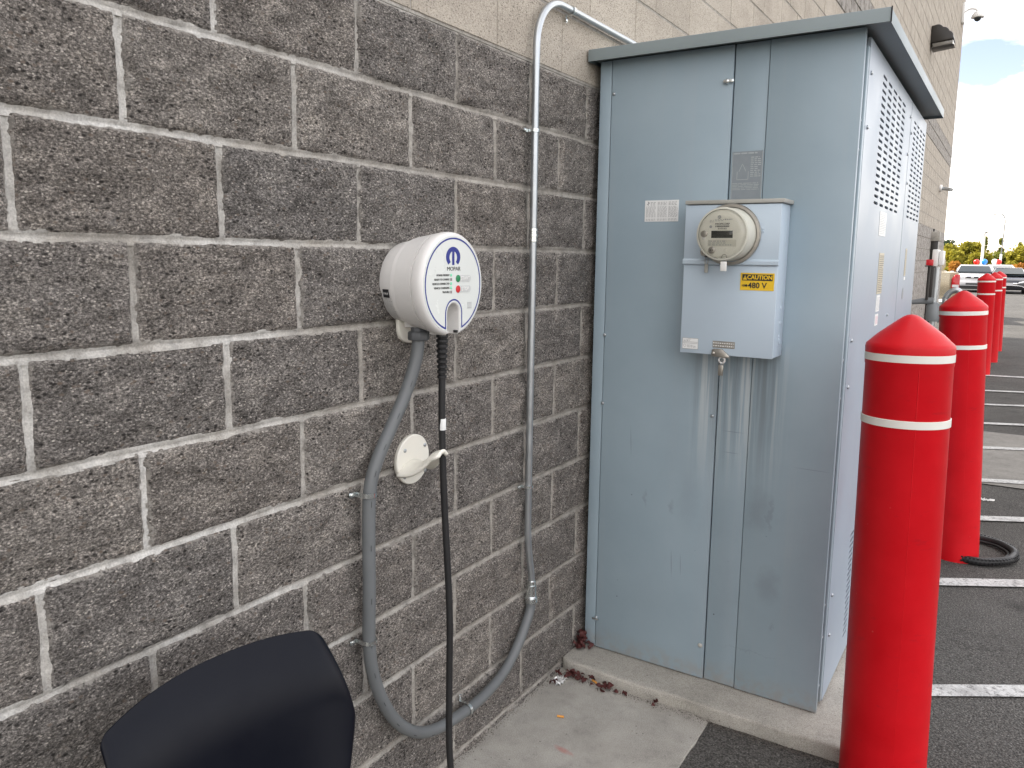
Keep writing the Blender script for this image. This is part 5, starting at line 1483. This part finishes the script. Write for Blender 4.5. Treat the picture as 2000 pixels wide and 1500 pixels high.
# pale car behind
t = empty('silver_car', (0.9, 60, 0), 'pale silver car whose roof shows behind the black saloon', 'car')
cx, y0, hw = 0.55, 58.0, 0.92
front_suv(t, cx, y0, hw, 1.52, simple('silver_car_paint', (0.6, 0.6, 0.6), 0.3, 0.3))

# ------------------------------------------------------------------ LAMP POSTS, BALLOONS, WIRES
t = empty('area_light', (-1.12, 80, 0), 'white parking lot light pole with three flat heads in the distance', 'lamp post')
MB().tube([(-1.12, 80, -0.02), (-1.12, 80, 4.3)], [0.13, 0.10], 14).build('pole', far_white, t, smooth=True)
MB().box(-2.05, -1.25, 79.85, 80.15, 4.17, 4.24).build('lamp_head', pipe_grey, t, bevel=0.02)
MB().box(-1.0, -0.15, 79.85, 80.15, 4.17, 4.24).build('lamp_head', pipe_grey, t, bevel=0.02)
MB().prism([(-1.10, 4.22), (-0.72, 4.44), (-0.70, 4.40), (-1.06, 4.16)], 'y', 79.3, 79.9).build('lamp_head', pipe_grey, t)
t = empty('street_lamp', (0.5, 80, 0), 'tall street lamp with curved arm near the right edge', 'lamp post')
MB().tube([(0.25, 80, -0.02), (0.27, 80, 2.4)], [0.10, 0.10], 12).build('base_pole', far_white, t, smooth=True)
MB().tube(spline([(0.27, 80, 2.4), (0.32, 80, 4.8), (0.30, 80, 5.35), (0.12, 80, 5.75), (-0.15, 80, 5.83), (-0.55, 80, 5.78)], 6), [0.05]*31, 10).build('pole', pipe_grey, t, smooth=True)
MB().box(-0.95, -0.5, 79.9, 80.1, 5.70, 5.78).build('lamp_head', pipe_grey, t, bevel=0.02)
BX = [(-0.86, 62, 1.60, bal_red, 'left red balloon floating above the white vehicle'), (-0.40, 62, 1.62, bal_blue, 'blue balloon in front of the white light pole'), (0.20, 62, 1.63, bal_white, 'white balloon right of the pole, touching a red one'), (0.42, 62, 1.60, bal_red, 'right red balloon, rightmost of the row of four')]
for (x_, y_, z_, m_, lb) in BX:
    t = empty('balloon', (x_, y_, z_), lb, 'balloon', 'row of balloons across the lot')
    MB().lathe([(0.004, -0.25), (0.05, -0.20), (0.14, -0.10), (0.19, 0.02), (0.17, 0.13), (0.10, 0.20), (0.01, 0.225)], (x_, y_, z_+0.05), n=20).build('skin', m_, t, smooth=True)
    MB().tube([(x_, y_, z_-0.19), (x_+0.02, y_, z_-0.8), (x_, y_, 0.0)], 0.008, 6).build('string', white_ink, t)
for k, (za, zb, yy) in enumerate(((9.2, 9.0, 150), (7.2, 5.9, 140), (6.4, 7.6, 146))):
    pts = []
    for i in range(21):
        u = i/20; pts.append((-40+90*u, yy, za+(zb-za)*u-1.0*math.sin(math.pi*u)))
    o = MB().tube(pts, 0.018, 5).build('power_line', bronze, smooth=True)
    tag(o, ('highest overhead power line across the pale sky', 'middle overhead power line sloping down to the right', 'overhead power line rising to the right edge')[k], 'power line')

# ------------------------------------------------------------------ TREES
def tree(name, x, y, h, w, mat, label, group, dens=1.0, shape='round', trunk_h=0.25, seed=0, leaf=0.16):
    rnd = random.Random(seed)
    t = empty(name, (x, y, 0), label, 'tree', group)
    pts = [(x+rnd.uniform(-.1, .1)*i*0.3, y, h*0.75*i/5-0.05 if i else -0.05) for i in range(6)]
    mb = MB().tube(pts, [0.16*h/5*(1-0.14*i) for i in range(6)], 8)
    for k in range(6):
        a = rnd.uniform(0, 6.28); z0_ = h*rnd.uniform(0.2, 0.5)
        p0 = Vector((x, y, z0_)); p1 = p0+Vector((math.cos(a)*w*0.3, math.sin(a)*w*0.3, h*0.25))
        mb.tube([p0, (p0+p1)/2+Vector((0, 0, 0.1)), p1], [0.05*h/5, 0.04*h/5, 0.015], 6)
    mb.build('trunk', bark, t, smooth=True)
    mb = MB()
    # clumps
    cl = []
    nc = int(42*dens)
    for i in range(nc):
        zt_ = rnd.uniform(trunk_h, 1.0)
        if shape == 'round': rad_ = w/2*math.sqrt(max(0.03, 1-((zt_-0.52)/0.52)**2))
        elif shape == 'column': rad_ = w/2*(1-abs(zt_-0.45)**2*1.6)*max(0.12, 1-max(0, zt_-0.75)*3.2)
        else: rad_ = w/2*(1.02-zt_)
        a = rnd.uniform(0, 6.28); r_ = rad_*math.sqrt(rnd.random())
        cl.append((x+r_*math.cos(a), y+r_*math.sin(a), h*zt_*0.97, w*rnd.uniform(0.10, 0.19) if shape != 'column' else w*rnd.uniform(0.15, 0.25)))
    for (a, b, c, rr_) in cl:
        n = int(75*dens)
        for i in range(n):
            d_ = Vector((rnd.gauss(0, 1), rnd.gauss(0, 1), rnd.gauss(0, 0.8))).normalized()*rr_*rnd.random()**0.4*1.2
            p = Vector((a, b, c))+d_
            u_ = Vector((rnd.gauss(0, 1), rnd.gauss(0, 1), rnd.gauss(0, 1))).normalized(); v_ = u_.orthogonal().normalized()
            s_ = leaf*rnd.uniform(0.6, 1.3)
            mb.add([p-u_*s_, p+v_*s_*0.5, p+u_*s_, p-v_*s_*0.5], [(0, 1, 2, 3)])
    mb.build('crown', mat, t, fix=False)
    return t
GR = 'trees beyond the parking lot'
tree('tree', -5.3, 98, 3.9, 2.6, leaf_dark, 'dark green bushy tree at the left, touching the building edge', GR, 1.0, seed=1)
tree('tree', -4.6, 94, 3.3, 2.8, leaf_yellow, 'yellow-green low tree just right of the building edge', GR, 1.2, seed=2, trunk_h=0.05)
tree('tree', -2.9, 100, 3.9, 2.6, leaf_yellow, 'rounded yellow-green tree behind the white vehicle, tallest of the near hedge', GR, 1.2, seed=3, trunk_h=0.05)
tree('tree', -3.9, 90, 2.6, 2.2, leaf_yellow, 'small yellow-green shrub tree in front, left of the white vehicle', GR, 1.1, seed=4, trunk_h=0.02)
tree('tree', -2.0, 104, 3.1, 1.2, leaf_dark, 'small dark green conifer left of the white light pole', GR, 0.8, 'cone', seed=5, trunk_h=0.1)
tree('tree', -1.6, 92, 2.5, 2.4, leaf_yellow, 'low yellow-green shrub tree behind the red and blue balloons', GR, 1.1, seed=6, trunk_h=0.02)
tree('tree', -0.2, 96, 2.5, 2.6, leaf_green, 'low green shrub tree between the two lamp posts', GR, 1.2, seed=7, trunk_h=0.02)
tree('tree', 1.9, 92, 3.1, 2.8, leaf_yellow, 'large yellow-green tree at the right edge of the photo', GR, 1.4, seed=8, trunk_h=0.02)
tree('tree', 1.1, 99, 2.4, 2.4, leaf_green, 'green shrub tree right behind the curved street lamp', GR, 1.2, seed=9, trunk_h=0.02)
tree('tree', 3.6, 96, 3.4, 3.0, leaf_yellow, 'yellow-green tree beyond the right edge', GR, 1.0, seed=10, trunk_h=0.02)
tree('tree', -3.2, 84, 1.6, 1.6, leaf_orange, 'small orange autumn bush beside the tan pickup', GR, 0.8, seed=11, trunk_h=0.02)
tree('tree', 1.5, 84, 1.5, 2.0, leaf_orange, 'small orange autumn bush behind the black saloon', GR, 0.8, seed=12, trunk_h=0.02)
tree('poplar_tree', -3.0, 150, 5.9, 1.0, leaf_green, 'slim poplar left of the white light pole', 'distant poplars', 0.9, 'column', seed=13, trunk_h=0.05)
tree('poplar_tree', -0.85, 150, 5.6, 1.1, leaf_green, 'slim poplar between the two lamp posts', 'distant poplars', 0.9, 'column', seed=14, trunk_h=0.05)
tree('poplar_tree', 1.8, 150, 5.2, 1.1, leaf_green, 'slim poplar nearest the right edge of the photo', 'distant poplars', 0.9, 'column', seed=15, trunk_h=0.05)
# rough continuous shrub belt behind, one mass
rnd = random.Random(5)
mb = MB()
for i in range(22000):
    x = rnd.uniform(-30, 40); y = rnd.uniform(104, 109)
    hh = 2.3+0.6*noise.noise(Vector((x*0.35, 0, 0)))+0.3*noise.noise(Vector((x*1.3, 4, 0)))
    z = hh*rnd.random()**0.5
    p = Vector((x, y, z)); u_ = Vector((rnd.gauss(0, 1), rnd.gauss(0, 1), rnd.gauss(0, 1))).normalized(); v_ = u_.orthogonal(); s_ = rnd.uniform(0.12, 0.26)
    mb.add([p-u_*s_, p+v_*s_*0.5, p+u_*s_, p-v_*s_*0.5], [(0, 1, 2, 3)])
o = mb.build('shrub_belt', leaf_green, fix=False); tag(o, 'continuous belt of green shrubs behind the separate trees', 'shrubs', kind='stuff')
# faint far ridge
mb = MB()
def hf(u, v):
    x = -1500+4500*u; y = 3000+1500*v
    return (x, y, -5+(95+50*noise.noise(Vector((x*0.0016, 0, 0)))+14*noise.noise(Vector((x*0.008, 3, 0))))*math.sin(math.pi*min(0.5, v))*1.0*(1.0 if True else 0)*min(1, max(0.0, (x+250)/700+0.25)))
mb.grid(hf, 120, 10)
o = mb.build('hills', hill_mat, smooth=True, fix=False); o['kind'] = 'structure'
